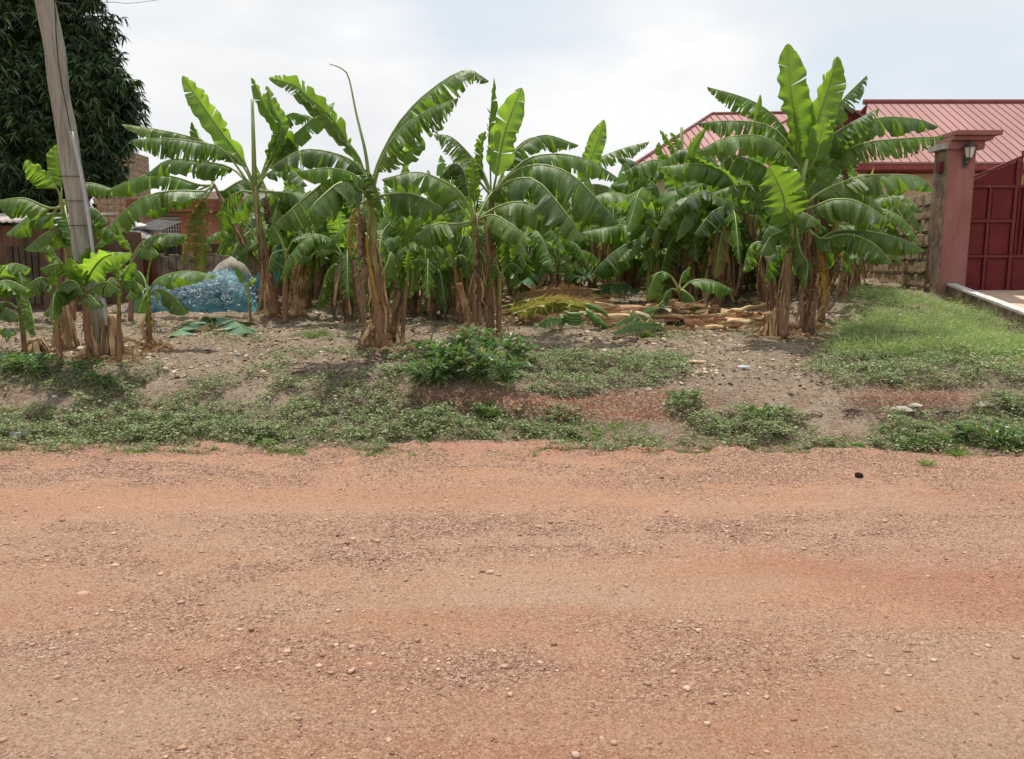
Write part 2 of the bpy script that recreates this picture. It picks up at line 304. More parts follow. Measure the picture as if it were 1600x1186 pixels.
# ------------------------------------------------------------------ mesh building
def tag(o, label=None, cat=None, group=None, kind=None):
    if label: o['label'] = label
    if cat: o['category'] = cat
    if group: o['group'] = group
    if kind: o['kind'] = kind
    return o
def empty(name, loc, label, cat, group=None, rz=0):
    o = bpy.data.objects.new(name, None); col.objects.link(o); o.location = loc; o.rotation_euler = (0, 0, rz); o.empty_display_size = .1
    return tag(o, label, cat, group)
class MB:
    def __init__(s): s.v = []; s.f = []; s.m = []; s.d = []; s.mi = 0
    def vert(s, p, d=(0, 0, 0)): s.v.append((p[0], p[1], p[2])); s.d.append(d); return len(s.v)-1
    def face(s, *i): s.f.append(i); s.m.append(s.mi)
    def box(s, x0, y0, z0, x1, y1, z1):
        a = len(s.v)
        for z in (z0, z1):
            for x, y in ((x0, y0), (x1, y0), (x1, y1), (x0, y1)): s.vert((x, y, z))
        for q in ((3, 2, 1, 0), (4, 5, 6, 7), (0, 1, 5, 4), (1, 2, 6, 5), (2, 3, 7, 6), (3, 0, 4, 7)): s.face(*[a+k for k in q])
    def hexa(s, pts):  # 8 points: bottom 4, top 4
        a = len(s.v)
        for p in pts: s.vert(p)
        for q in ((3, 2, 1, 0), (4, 5, 6, 7), (0, 1, 5, 4), (1, 2, 6, 5), (2, 3, 7, 6), (3, 0, 4, 7)): s.face(*[a+k for k in q])
    def tube(s, pts, rad, n=8, cap=True, jit=0, rng=None, data=False, flat=1.0):
        rings = []; N = len(pts); up = Vector((.13, .31, .94))
        for i, p in enumerate(pts):
            p = Vector(p); T = (Vector(pts[min(i+1, N-1)])-Vector(pts[max(i-1, 0)])).normalized()
            A = T.cross(Vector((0, 1, 0)) if abs(T.y) < .9 else Vector((1, 0, 0))).normalized(); B = T.cross(A)
            r = rad[i] if isinstance(rad, (list, tuple)) else rad
            ring = []
            for k in range(n):
                a = 2*math.pi*k/n; rr = r*(1+(rng.uniform(-jit, jit) if jit else 0))
                ring.append(s.vert(p+A*math.cos(a)*rr+B*math.sin(a)*rr*flat, (i/(N-1), k/n, 0)))
            rings.append(ring)
        for i in range(N-1):
            for k in range(n): s.face(rings[i][k], rings[i][(k+1) % n], rings[i+1][(k+1) % n], rings[i+1][k])
        if cap: s.face(*rings[0][::-1]); s.face(*rings[-1])
    def build(s, name, mats, parent=None, smooth=False, attr=None, bevel=0):
        me = bpy.data.meshes.new(name)
        org = parent.matrix_world.translation if parent else None
        loc = Vector((0, 0, 0))
        V = np.array(s.v, dtype=np.float32).reshape(-1, 3)
        if parent is not None: V = V-np.array(ORG[parent.name], dtype=np.float32)
        me.from_pydata(V.tolist(), [], s.f)
        for m in (mats if isinstance(mats, (list, tuple)) else [mats]): me.materials.append(MATS[m])
        me.polygons.foreach_set('material_index', s.m)
        if smooth: me.polygons.foreach_set('use_smooth', [True]*len(s.f))
        if attr:
            a = me.color_attributes.new(attr, 'FLOAT_COLOR', 'POINT')
            D = np.ones((len(s.v), 4), dtype=np.float32); D[:, :3] = np.array(s.d, dtype=np.float32); a.data.foreach_set('color', D.ravel())
        me.update()
        o = bpy.data.objects.new(name, me); col.objects.link(o)
        if parent is not None: o.parent = parent; ORG[o.name] = ORG[parent.name]
        else: ORG[o.name] = (0, 0, 0)
        if bevel:
            md = o.modifiers.new('bevel', 'BEVEL'); md.width = bevel; md.segments = 2; md.limit_method = 'ANGLE'
        return o
ORG = {}
def thing(name, loc, label, cat, group=None):
    o = empty(name, loc, label, cat, group); ORG[o.name] = tuple(loc); return o
def recentre(o):   # put a single-mesh thing's origin at its base
    me = o.data; n = len(me.vertices); a = np.empty(n*3, dtype=np.float32); me.vertices.foreach_get('co', a); a = a.reshape(-1, 3)
    c = np.array([a[:, 0].mean(), a[:, 1].mean(), a[:, 2].min()], dtype=np.float32); me.vertices.foreach_set('co', (a-c).ravel()); me.update()
    o.location = [float(q) for q in c]; return o
def np_mesh(name, V, Fc, mat, attr=None, data=None, smooth=False):
    me = bpy.data.meshes.new(name); nf, k = Fc.shape
    me.vertices.add(len(V)); me.vertices.foreach_set('co', np.asarray(V, dtype=np.float32).ravel())
    me.loops.add(nf*k); me.loops.foreach_set('vertex_index', Fc.astype(np.int32).ravel())
    me.polygons.add(nf); me.polygons.foreach_set('loop_start', np.arange(0, nf*k, k, dtype=np.int32))
    try: me.polygons.foreach_set('loop_total', np.full(nf, k, dtype=np.int32))
    except Exception: pass
    if smooth: me.polygons.foreach_set('use_smooth', np.ones(nf, dtype=bool))
    me.materials.append(MATS[mat]); me.update(calc_edges=True)
    if attr:
        a = me.color_attributes.new(attr, 'FLOAT_COLOR', 'POINT'); D = np.ones((len(V), 4), dtype=np.float32); D[:, :3] = data; a.data.foreach_set('color', D.ravel())
    me.validate()
    o = bpy.data.objects.new(name, me); col.objects.link(o); ORG[o.name] = (0, 0, 0); return o
def grid_faces(nx, ny):
    i = np.arange(nx-1)[None, :]+np.arange(ny-1)[:, None]*nx; i = i.ravel()
    return np.stack([i, i+1, i+1+nx, i+nx], 1)

# ------------------------------------------------------------------ vegetation masks (painted on the plot by position)
def ell(px, py, cx, cy, rx, ry): return 1-sst(.55, 1.15, np.sqrt(((px-cx)/rx)**2+((py-cy)/ry)**2))
def masks(x, y, z):
    px, py = pix(x, y, z)
    nz = fbm(x*2.2+4, y*2.2, 4); nz2 = fbm(x*5+9, y*5+2, 3)
    c = np.zeros_like(x)
    c = np.maximum(c, .95*sst(632, 650, py)*(1-sst(684, 697, py))*(1-sst(860, 960, px)))
    c = np.maximum(c, .75*sst(555, 600, py)*(1-sst(640, 650, py))*(1-sst(600, 680, px))*sst(.36, .52, nz))
    c = np.maximum(c, .95*sst(545, 560, py)*(1-sst(588, 606, py))*sst(470, 620, px)*(1-sst(1050, 1095, px))*sst(.30, .44, nz))
    for e in ((1066, 636, 36, 24), (1170, 668, 105, 30), (30, 580, 90, 28), (980, 585, 90, 28), (700, 655, 150, 26), (560, 640, 130, 30), (1420, 575, 170, 40), (1580, 660, 90, 50), (880, 610, 70, 12)):
        c = np.maximum(c, ell(px, py, *e))
    c = np.maximum(c, .9*sst(1320, 1380, px)*sst(640, 655, py)*(1-sst(695, 712, py))*sst(.35, .5, nz))
    c = np.maximum(c, .55*sst(1250, 1330, px)*(1-sst(600, 615, py))*sst(470, 500, py)*sst(.35, .5, nz))
    c = np.maximum(c, .35*sst(420, 560, py)*sst(.55, .65, nz)*(1-sst(560, 600, py)))
    c = np.maximum(c, .55*sst(684, 692, py)*(1-sst(698, 712, py))*sst(.46, .6, nz2)*(x > -9))
    c = c*(x < 7.25); g = .7*sst(676, 690, py)*(1-sst(698, 722, py))*sst(.36, .56, nz2)*(1-sst(1400, 1500, px)*.3)
    g = np.maximum(g, .95*sst(654, 664, py)*(1-sst(688, 698, py))*sst(560, 700, px)*(1-sst(1000, 1035, px)))
    g = np.maximum(g, .7*sst(660, 672, py)*(1-sst(690, 700, py))*(1-sst(700, 760, px)))
    g = np.maximum(g, .7*sst(1330, 1400, px)*sst(650, 665, py)*(1-sst(700, 716, py)))
    for e in ((490, 522, 34, 10), (1170, 675, 95, 26), (1200, 700, 190, 13), (1460, 680, 130, 22), (410, 690, 40, 8), (1020, 520, 50, 14), (670, 480, 30, 12), (1010, 455, 90, 8)): g = np.maximum(g, .7*ell(px, py, *e))
    t = sst(1285, 1370, px)*sst(452, 462, py)*(1-sst(590, 612, py))*(1-ell(px, py, 1380, 590, 140, 34))
    t = t*(.25+.75*sst(.36, .56, fbm(x*1.3+30, y*1.6, 4)))
    t = t*(1-sst(6.5, 7.0, x)*.75)*(x < 7.25)
    t = t*sst(.22, .42, nz+.25*sst(1350, 1500, px))
    red = sst(590, 625, py)*(1-sst(655, 668, py))*sst(540, 660, px)*(1-sst(1000, 1200, px))
    red = np.maximum(red, .7*sst(690, 705, py)); red = np.maximum(red, .45*sst(590, 620, py)*sst(.45, .6, nz2)); red = np.maximum(red, .9*ell(px, py, 1420, 620, 110, 26))
    return c, g, t, np.clip(red, 0, 1)
# ------------------------------------------------------------------ ground sheet
xs = np.concatenate([np.linspace(-400, -16, 24)[:-1], np.linspace(-16, -7.4, 70)[:-1], np.arange(-7.4, 7.4, .035), np.linspace(7.4, 16, 70), np.linspace(16, 400, 24)[1:]])
ys = np.concatenate([np.linspace(-200, 6.4, 30)[:-1], np.arange(6.4, 10, .03), np.arange(10, 14, .06), np.arange(14, 32, .3), np.linspace(32, 600, 30)])
X, Yg = np.meshgrid(xs, ys); Z = H(X, Yg)
c_, g_, t_, r_ = masks(X.ravel(), Yg.ravel(), Z.ravel())
D = np.stack([np.maximum(np.maximum(c_, g_*.8), t_), r_, c_*0], 1)
o = np_mesh('ground', np.stack([X.ravel(), Yg.ravel(), Z.ravel()], 1), grid_faces(len(xs), len(ys)), 'plot_soil', 'mask', D, True); tag(o, kind='structure', label='raised grey brown soil of the planted plot with a red earth bank')
# ------------------------------------------------------------------ road sheet
def grav_mask(x, y):
    yy = y+.05*x*0+.10*(fbm(x*.35+2, y*.6, 3)-.5)*4
    band = .5+.5*np.sin(yy*4.3+.6); n = fbm(x*.7, y*2.2, 4)
    g = np.clip(.45+.8*(band-.4)+1.8*(n-.5), 0, 1)
    g = np.maximum(g, sst(5.6, 6.4, y)*.95); g *= .30+.70*sst(.36, .52, fbm(x*3, y*5, 3)); g *= .45+.55*sst(.36, .56, fbm(x*.45+20, y*1.1+5, 3)+.12*(y > 5.3)); return g
xr = np.concatenate([np.linspace(-400, -8, 30)[:-1], np.arange(-8, 8, .03), np.linspace(8, 400, 30)])
yr = np.concatenate([np.linspace(-8, 1.6, 20)[:-1], np.arange(1.6, 7.3, .022)])
X, Yr = np.meshgrid(xr, yr)
g = grav_mask(X, Yr)
rut = .02*np.sin(Yr*2.7+.8*fbm(X*.3, Yr*.2, 2)*3)
def roadz(X, Y, g): return .012+.020*np.sin(Y*2.7+2.4*fbm(X*.3, Y*.2, 2))+.018*(fbm(X*1.5, Y*3, 3)-.5)+(.012+.018*g)*(fbm(X*14, Y*18, 3)-.5)+.008*g*(fbm(X*45, Y*45, 2)-.5)
Zr = roadz(X, Yr, g)
Zr = Zr-.10*sst(-.05, .35, Yr-edge(X)-.55*(fbm(X*2.6, Yr*3, 4)-.5)*2)
tanm = sst(.46, .62, fbm(X*.5+40, Yr*1.3+2, 4))*.8*sst(4.5, 3.2, Yr)+.5*sst(.5, .65, fbm(X*.4+11, Yr*1.1, 3)); redm = sst(.5, .65, fbm(X*.4+70, Yr*1.7+9, 4))
redm = np.maximum(redm, sst(6.35, 6.6, Yr))
tag(np_mesh('road', np.stack([X.ravel(), Yr.ravel(), Zr.ravel()], 1), grid_faces(len(xr), len(yr)), 'road_laterite', 'mask', np.stack([g.ravel(), np.clip(tanm, 0, 1).ravel(), redm.ravel()], 1), True), kind='structure', label='red laterite gravel road')
def roadpt(x, y):
    x = np.asarray(x); y = np.asarray(y); return roadz(x, y, grav_mask(x, y))
# ------------------------------------------------------------------ scatter helpers
rs = np.random.RandomState(11)
def rotz(V, a):  # V (n,k,3)
    c, s = np.cos(a)[:, None], np.sin(a)[:, None]; o = V.copy(); o[..., 0] = V[..., 0]*c-V[..., 1]*s; o[..., 1] = V[..., 0]*s+V[..., 1]*c; return o
OCT = np.array([(1, 0, 0), (-1, 0, 0), (0, 1, 0), (0, -1, 0), (0, 0, 1), (0, 0, -1)], float)
OCTF = np.array([(0, 2, 4), (2, 1, 4), (1, 3, 4), (3, 0, 4), (2, 0, 5), (1, 2, 5), (3, 1, 5), (0, 3, 5)])
ph = (1+5**.5)/2
ICO = np.array([(-1, ph, 0), (1, ph, 0), (-1, -ph, 0), (1, -ph, 0), (0, -1, ph), (0, 1, ph), (0, -1, -ph), (0, 1, -ph), (ph, 0, -1), (ph, 0, 1), (-ph, 0, -1), (-ph, 0, 1)])/1.9
ICOF = np.array([(0, 11, 5), (0, 5, 1), (0, 1, 7), (0, 7, 10), (0, 10, 11), (1, 5, 9), (5, 11, 4), (11, 10, 2), (10, 7, 6), (7, 1, 8), (3, 9, 4), (3, 4, 2), (3, 2, 6), (3, 6, 8), (3, 8, 9), (4, 9, 5), (2, 4, 11), (6, 2, 10), (8, 6, 7), (9, 8, 1)])
def scatter_solids(name, base, faces, pos, size, mat, label, flat=.55):
    n = len(pos); V = base[None]*(1+.35*(rs.rand(n, len(base), 3)-.5)*1.6)
    V = V*np.stack([size*(.7+.7*rs.rand(n)), size*(.6+.5*rs.rand(n)), size*flat*(.6+.7*rs.rand(n))], 1)[:, None, :]
    V = rotz(V, rs.rand(n)*6.28)+pos[:, None, :]
    Fc = (faces[None]+np.arange(n)[:, None, None]*len(base)).reshape(-1, 3)
    o = np_mesh(name, V.reshape(-1, 3), Fc, mat); return tag(o, kind='stuff', label=label)
def leaves_np(pos, dirv, nrm, L_, Wd, droop=.3, prof=(.0, 1., .0)):
    """kite leaves: 4 length stations, returns V (n,6,3), quad faces: base, l1,r1, l2,r2, tip"""
    n = len(pos); s = np.cross(dirv, nrm); s /= np.linalg.norm(s, axis=1)[:, None]+1e-9
    L_ = np.asarray(L_)[:, None]; Wd = np.asarray(Wd)[:, None]; dn = np.array([[0, 0, -1.]])
    p0 = pos; p1 = pos+dirv*L_*.35+dn*L_*droop*.1; p2 = pos+dirv*L_*.7+dn*L_*droop*.45; p3 = pos+dirv*L_*1.0+dn*L_*droop
    V = np.stack([p0, p1-s*Wd*.5, p1+s*Wd*.5, p2-s*Wd*.36, p2+s*Wd*.36, p3], 1)
    b0 = np.arange(n)[:, None]*6
    t1 = b0+np.array([[0, 2, 1]]); q = b0+np.array([[1, 2, 4]]); q2 = b0+np.array([[1, 4, 3]]); t2 = b0+np.array([[3, 4, 5]])
    return V.reshape(-1, 3), np.concatenate([t1, q, q2, t2])
def rdir(n, zlo, zhi):
    a = rs.rand(n)*6.283; z = zlo+(zhi-zlo)*rs.rand(n); r = np.sqrt(np.maximum(0, 1-z*z)); return np.stack([r*np.cos(a), r*np.sin(a), z], 1)
# pebbles on the road: density by gravel mask, finer further away
def road_pts(n, ylo, yhi, seed=0):
    y = ylo+(yhi-ylo)*rs.rand(n)**1.0; x = (rs.rand(n)*2-1)*(y*.72+.5); return x, y
def make_pebbles():
    out = []
    x, y = road_pts(170000, 1.9, 7.0); g = grav_mask(x, y); k = rs.rand(len(x)) < (.12+.88*g**1.2); x, y, g = x[k], y[k], g[k]
    size = (.0024+.0050*rs.rand(len(x))**3)*(.8+.09*y); z = roadpt(x, y)-.10*sst(-.05, .35, y-edge(x)); z = np.maximum(z, H(x, y, False)*(y > 6.7)-9*(y <= 6.7))
    scatter_solids('gravel', OCT, OCTF, np.stack([x, y, z+size*.08], 1), size, 'pebbles', 'fine red and tan gravel loose on the road', .40)
make_pebbles()
def make_mid_gravel():
    x, y = road_pts(9500, 1.9, 6.9); g = grav_mask(x, y); k = rs.rand(len(x)) < (.07+.93*g**1.5); x, y = x[k], y[k]
    size = (.005+.014*rs.rand(len(x))**4.0); z = roadpt(x, y)
    scatter_solids('gravel', ICO, ICOF, np.stack([x, y, z+size*.15], 1), size, 'road_stone', 'coarse pale gravel loose on the road', .5)
    x = (rs.rand(9000)*2-1)*9; y = 6.7+rs.rand(9000)*6; size = .006+.010*rs.rand(9000)**2.5
    scatter_solids('gravel', ICO, ICOF, np.stack([x, y, H(x, y)+size*.1], 1), size, 'litter', 'pale gravel and grit on the plot soil', .5)
make_mid_gravel()
# individual bigger stones on the road
rnd = random.Random(5)
ORD = ['first', 'second', 'third', 'fourth', 'fifth', 'sixth', 'seventh', 'eighth', 'ninth', 'tenth', 'eleventh', 'twelfth', 'thirteenth', 'fourteenth', 'fifteenth', 'sixteenth', 'seventeenth', 'eighteenth', 'nineteenth', 'twentieth']
def ordn(i): return ('hundred and '+ordn(i-100) if i > 99 else 'one hundredth') if i >= 99 else ORD[i] if i < 20 else ('twenty', 'thirty', 'forty', 'fifty', 'sixty', 'seventy', 'eighty', 'ninety')[(i+1)//10-2]+('-'+ORD[(i+1) % 10-1] if (i+1) % 10 else 'th place')
STONES = [(180, 888, 14), (130, 926, 16), (765, 897, 16), (372, 1057, 11), (578, 1048, 13), (872, 857, 7), (1167, 1002, 8), (1462, 824, 9), (1350, 920, 9), (190, 1131, 9), (1325, 774, 6), (425, 867, 8), (541, 862, 8), (830, 874, 9), (896, 857, 7), (1120, 1010, 6), (118, 1106, 12), (560, 1075, 8), (700, 1040, 8), (665, 1041, 10), (722, 903, 7), (1508, 872, 7), (1265, 1046, 7), (940, 1172, 8), (252, 903, 9), (70, 888, 9), (525, 963, 7), (682, 958, 7), (786, 1124, 8), (1015, 818, 6), (614, 702, 7), (806, 694, 6), (586, 681, 5), (35, 700, 8), (1145, 725, 6), (1410, 775, 6), (1210, 765, 6), (212, 986, 8), (1440, 1010, 7), (1378, 1090, 8), (1560, 1120, 9), (50, 1010, 8), (1000, 872, 8), (1290, 1150, 8), (330, 800, 6), (640, 800, 6)]
sg = None; stone_group = 'larger stones loose on the red road'
def stone_mesh(seed):
    r = random.Random(seed); m = MB()
    V = [Vector(v)*(1+r.uniform(-.22, .22)) for v in ICO.tolist()]; vs = {}
    for v in V: m.vert(v)
    for f in ICOF.tolist():
        mid = [];
        for a, bb in ((0, 1), (1, 2), (2, 0)):
            k = tuple(sorted((f[a], f[bb])))
            if k not in vs: q = (V[k[0]]+V[k[1]])*.5; vs[k] = m.vert(q*(1.12+r.uniform(-.08, .08)))
            mid.append(vs[k])
        m.face(f[0], mid[0], mid[2]); m.face(mid[0], f[1], mid[1]); m.face(mid[2], mid[1], f[2]); m.face(*mid)
    return m
protos = []
for i, (px, py, w) in enumerate(STONES):
    p = G(px, py); s = w*.5*p.y/F
    if i < 6:
        o = stone_mesh(i).build('stone', 'road_stone'); protos.append(o)
    else:
        o = protos[i % 6].copy(); col.objects.link(o)
    o.location = (p.x, p.y, float(roadpt(p.x, p.y)) + s*.1 if p.y < 6.6 else p.z+s*.1); o.scale = (s*rnd.uniform(.9, 1.2), s*rnd.uniform(.8, 1.1), s*.36); o.rotation_euler = (0, 0, rnd.random()*6.28)
    row = 'far' if py < 790 else 'middle' if py < 930 else 'near'; rk = sorted([q[0] for q in STONES if ('far' if q[1] < 790 else 'middle' if q[1] < 930 else 'near') == row]).index(px)
    tag(o, '%s tan stone on the red road, %s from the left on the %s part' % ('large' if w > 10 else 'small', ordn(rk), row), 'stone', stone_group)
o = stone_mesh(40).build('stone', 'dark_stone'); p = G(1342, 746); o.location = (p.x, p.y, float(roadpt(p.x, p.y))+.01); o.scale = (.035, .03, .028); tag(o, 'single dark almost black stone near the right edge of the road', 'stone')

# ------------------------------------------------------------------ ground cover, grass, litter
def sample_mask(n, which, ylo=6.5, yhi=14):
    y = ylo+(yhi-ylo)*rs.rand(n)**1.35; x = (rs.rand(n)*2-1)*(y*.69+.4); z = np.maximum(H(x, y), np.where(y < edge(x), .012, -1)); m = masks(x, y, z)[which]
    nn = fbm(x*9+3, y*9, 2); n3 = fbm(x*2.3+50, y*3+8, 3); k = rs.rand(n) < np.clip(m*1.15-.08, 0, 1)*np.clip(.22+2.6*(nn-.24), 0, 1)*((.6+.4*sst(.38, .52, n3)) if which != 2 else 1); return x[k], y[k], z[k], m[k]
def clumps(name, n, mat, label, per=7, h=(.015, .05), L_=(.012, .028), which=0, wr=.55, lump=.12):
    x, y, z, m = sample_mask(n, which); N = len(x)
    hump = lump*np.clip(fbm(x*4.5, y*4.5, 3)-.35, 0, 1)*2*m
    P0 = np.stack([x, y, z+hump], 1); P0 = np.repeat(P0, per, 0); k = len(P0)
    P0 = P0+np.stack([(rs.rand(k)-.5)*.06, (rs.rand(k)-.5)*.06, h[0]+(h[1]-h[0])*rs.rand(k)-.01], 1)
    d = rdir(k, -.1, .55); nr = rdir(k, .5, 1); Ll = L_[0]+(L_[1]-L_[0])*rs.rand(k)
    Ll = Ll*np.repeat(.55+.9*rs.rand(N)**1.5, per); V, Fc = leaves_np(P0, d, nr, Ll, Ll*wr*(.5+.7*rs.rand(k)), .25); o = np_mesh(name, V, Fc, mat); return tag(o, kind='stuff', label=label)
clumps('ground_cover', 125000, 'groundcover_leaf', 'low grey green creeping weeds over the bank', 8, (.01, .06), (.014, .036))
def grass(name, n, mat, label, which, hh, wid=.004, per=7, spread=.03, lean=.5, ylo=6.5, yhi=14, minz=.7):
    x, y, z, m = sample_mask(n, which, ylo, yhi); P0 = np.repeat(np.stack([x, y, z-.01], 1), per, 0); k = len(P0)
    P0[:, :2] += (rs.rand(k, 2)-.5)*spread; d = rdir(k, minz-lean*.5, 1); nr = rdir(k, -.2, .2)
    Ll = hh[0]+(hh[1]-hh[0])*rs.rand(k); V, Fc = leaves_np(P0, d, nr, Ll, np.full(k, wid)*(1+.5*rs.rand(k)), .35)
    return tag(np_mesh(name, V, Fc, mat), kind='stuff', label=label)
grass('short_grass', 60000, 'grass_blade', 'short green grass along the foot of the bank', 1, (.02, .065), .0055, 9)
grass('dry_grass', 22000, 'litter', 'thin dry grass stalks mixed in the bank weeds', 0, (.05, .16), .003, 3, .05, .9)
grass('tall_grass', 48000, 'grass_tall', 'tall soft pale green grass on the mound before the block wall', 2, (.12, .42), .004, 7, .10, 1.0, 9, 15)
clumps('ground_cover', 30000, 'grass_tall', 'leafy pale green weeds mixed through the tall grass', 6, (.03, .16), (.02, .05), 2, .3, .05)
def litter():
    n = 130000; y = 7.3+rs.rand(n)**1.4*16; x = (rs.rand(n)*2-1)*(y*.69+.3); z = H(x, y); m = masks(x, y, z); px, py = pix(x, y, z)
    k = rs.rand(n) < np.clip(.85-m[0]*.6-m[2]-m[3]*.6, .03, 1)*sst(620, 570, py)*(.3+.7*sst(.4, .6, fbm(x*2, y*2, 3))); x, y, z = x[k], y[k], z[k]; N = len(x)
    d = rdir(N, -.15, .25); nr = rdir(N, .6, 1); Ll = .014+.075*rs.rand(N)**3.5
    V, Fc = leaves_np(np.stack([x, y, z+.006+.01*rs.rand(N)], 1), d, nr, Ll, Ll*(.25+.4*rs.rand(N)), .1)
    tag(np_mesh('leaf_litter', V, Fc, 'litter'), kind='stuff', label='dry brown leaf litter over the plot soil')
litter()

# ------------------------------------------------------------------ leaf builder
def cr(pts, n):
    """Catmull-Rom resample to n points, uniform in arc length"""
    p = [Vector(q) for q in pts]
    if len(p) == 2: return [p[0].lerp(p[1], i/(n-1)) for i in range(n)]
    p = [p[0]*2-p[1]]+p+[p[-1]*2-p[-2]]; dense = []
    for i in range(1, len(p)-2):
        for k in range(16):
            t = k/16; a, b_, c, d = p[i-1], p[i], p[i+1], p[i+2]
            dense.append(.5*((2*b_)+(-a+c)*t+(2*a-5*b_+4*c-d)*t*t+(-a+3*b_-3*c+d)*t**3))
    dense.append(p[-2]); L_ = [0]
    for i in range(1, len(dense)): L_.append(L_[-1]+(dense[i]-dense[i-1]).length)
    out = []; j = 0
    for i in range(n):
        s = L_[-1]*i/(n-1)
        while j < len(L_)-2 and L_[j+1] < s: j += 1
        u = (s-L_[j])/max(1e-6, L_[j+1]-L_[j]); out.append(dense[j].lerp(dense[j+1], min(1, u)))
    return out
def blade(pts, w, fold=62, roll=0, fray=.4, pet=.18, rng=None, m=None, ribr=.016, detail=1.0, asym=1.0, tipw=.30):
    rng = rng or random; m = m or MB(); NS = 33; fray = min(.95, fray*1.35+(.16 if fray > .15 else 0))
    C = cr(pts, NS); L_ = sum((C[i+1]-C[i]).length for i in range(NS-1))
    h = C[-1]-C[0]; h.z = 0
    if h.length < .05: h = Vector((1, 0, 0))
    Sa = h.normalized().cross(Vector((0, 0, 1))).normalized(); V = Vector((0, 1, 0))
    fr = []; prev = None
    for i in range(NS):
        T = (C[min(i+1, NS-1)]-C[max(i-1, 0)]).normalized(); Sf = T.cross(V)
        if Sf.length < .2: Sf = Vector((1, 0, 0))
        Sf.normalize()
        if Sf.dot(Sa) < 0 and roll < 45: Sf = -Sf
        S = Sa*math.cos(R(roll))+Sf*math.sin(R(roll)); S = (S-T*S.dot(T)).normalized()
        if prev and S.dot(prev) < 0: S = -S
        prev = S; N = S.cross(T).normalized()
        if roll < 45:
            if N.z < 0: N = -N
            D_ = (N*.65+Vector((0, 0, 1))*.35); D_ = (D_-T*D_.dot(T)*.5).normalized()
        else: D_ = N
        fr.append((C[i], T, S, D_))
    def at(t):
        f = max(0, min(NS-1.001, t*(NS-1))); i = int(f); u = f-i; a, b_ = fr[i], fr[i+1]
        return a[0].lerp(b_[0], u), a[1], a[2].lerp(b_[2], u), a[3].lerp(b_[3], u)
    def wid(u):
        return w*min(1, (max(u, 0)/.16)**.6)*min(1, (max(1-u, 0)/tipw)**.65)*(1-.12*u)
    m.mi = 0
    for sg in (-1, 1):
        u = 0.0
        # tears
        while u < 1:
            if rng.random() < fray*1.1: ln = rng.uniform(.008, .040)
            else: ln = rng.uniform(.08, .26) if fray > .16 else rng.uniform(.18, .45)
            u1 = min(1, u+ln)
            if 1-u1 < .03: u1 = 1
            gap = (rng.uniform(.02, .22) if rng.random() < .05+fray else 0)+fray*rng.uniform(0, .34)
            df = rng.uniform(-14, 12)+fray*rng.uniform(-14, 16); rb = rng.random(); cut = 1-rng.random()**3*.25*fray
            ns = max(2, int((u1-u)*44*detail)+1); ms = 5 if detail >= 1 else 3; rows = []; uc = (u+u1)/2
            rip = rng.uniform(0, 6.28); rw_ = rng.uniform(4, 13); rf_ = rng.uniform(30, 60); slp = rng.uniform(.12, .30)
            for i in range(ns+1):
                uu = u+(u1-u)*i/ns; row = []
                for j in range(ms+1):
                    s = j/ms; ut = uc+(uu-uc)*(1-gap*s**1.6); t = pet+(1-pet)*ut; p, T, S, N = at(t); ww = wid(ut)*cut*(1.0 if sg < 0 else asym)
                    a = R(fold*(.55+.5*s)+df*1.3*s+rw_*math.sin(ut*rf_+rip)*s)
                    q = p+(S*(sg*math.cos(a))-N*math.sin(a))*ww*s+T*(ww*s*slp)
                    row.append(m.vert(q, (t, s, rb)))
                rows.append(row)
            for i in range(ns):
                for j in range(ms): m.face(rows[i][j], rows[i+1][j], rows[i+1][j+1], rows[i][j+1])
            u = u1
    m.mi = 1; k = 15; rp = [C[int(i*(NS-1)/k)] for i in range(k+1)]
    m.tube(rp, [max(.0025, ribr*(1-.86*(i/k))) for i in range(k+1)], 6)
    m.mi = 0
    return m
MATSET = {'g': ['leaf_green', 'rib_green'], 'y': ['leaf_young', 'rib_green'], 'm': ['leaf_mid', 'rib_green'], 'o': ['leaf_olive', 'rib_green'],
          'd': ['leaf_dead', 'rib_dead'], 'w': ['leaf_yellow', 'rib_green'], 'f': ['leaf_fallen', 'rib_green']}
def ribbon(m, pts, w, rng, curl=.3):
    N = len(pts); prev = None; a0 = rng.uniform(0, 3.1)
    for i, p in enumerate(pts):
        T = (pts[min(i+1, N-1)]-pts[max(0, i-1)]).normalized(); A = T.cross(Vector((math.cos(a0+curl*i), math.sin(a0+curl*i), .1))).normalized()
        ww = w*(1-.5*abs(i/(N-1)-.4)); a = m.vert(p-A*ww, (0, 0, 0)); b_ = m.vert(p+A*ww, (0, 0, 0)); mid = m.vert(p+T.cross(A)*ww*.5)
        if prev: m.face(prev[0], a, mid, prev[2]); m.face(prev[2], mid, b_, prev[1])
        prev = (a, b_, mid)
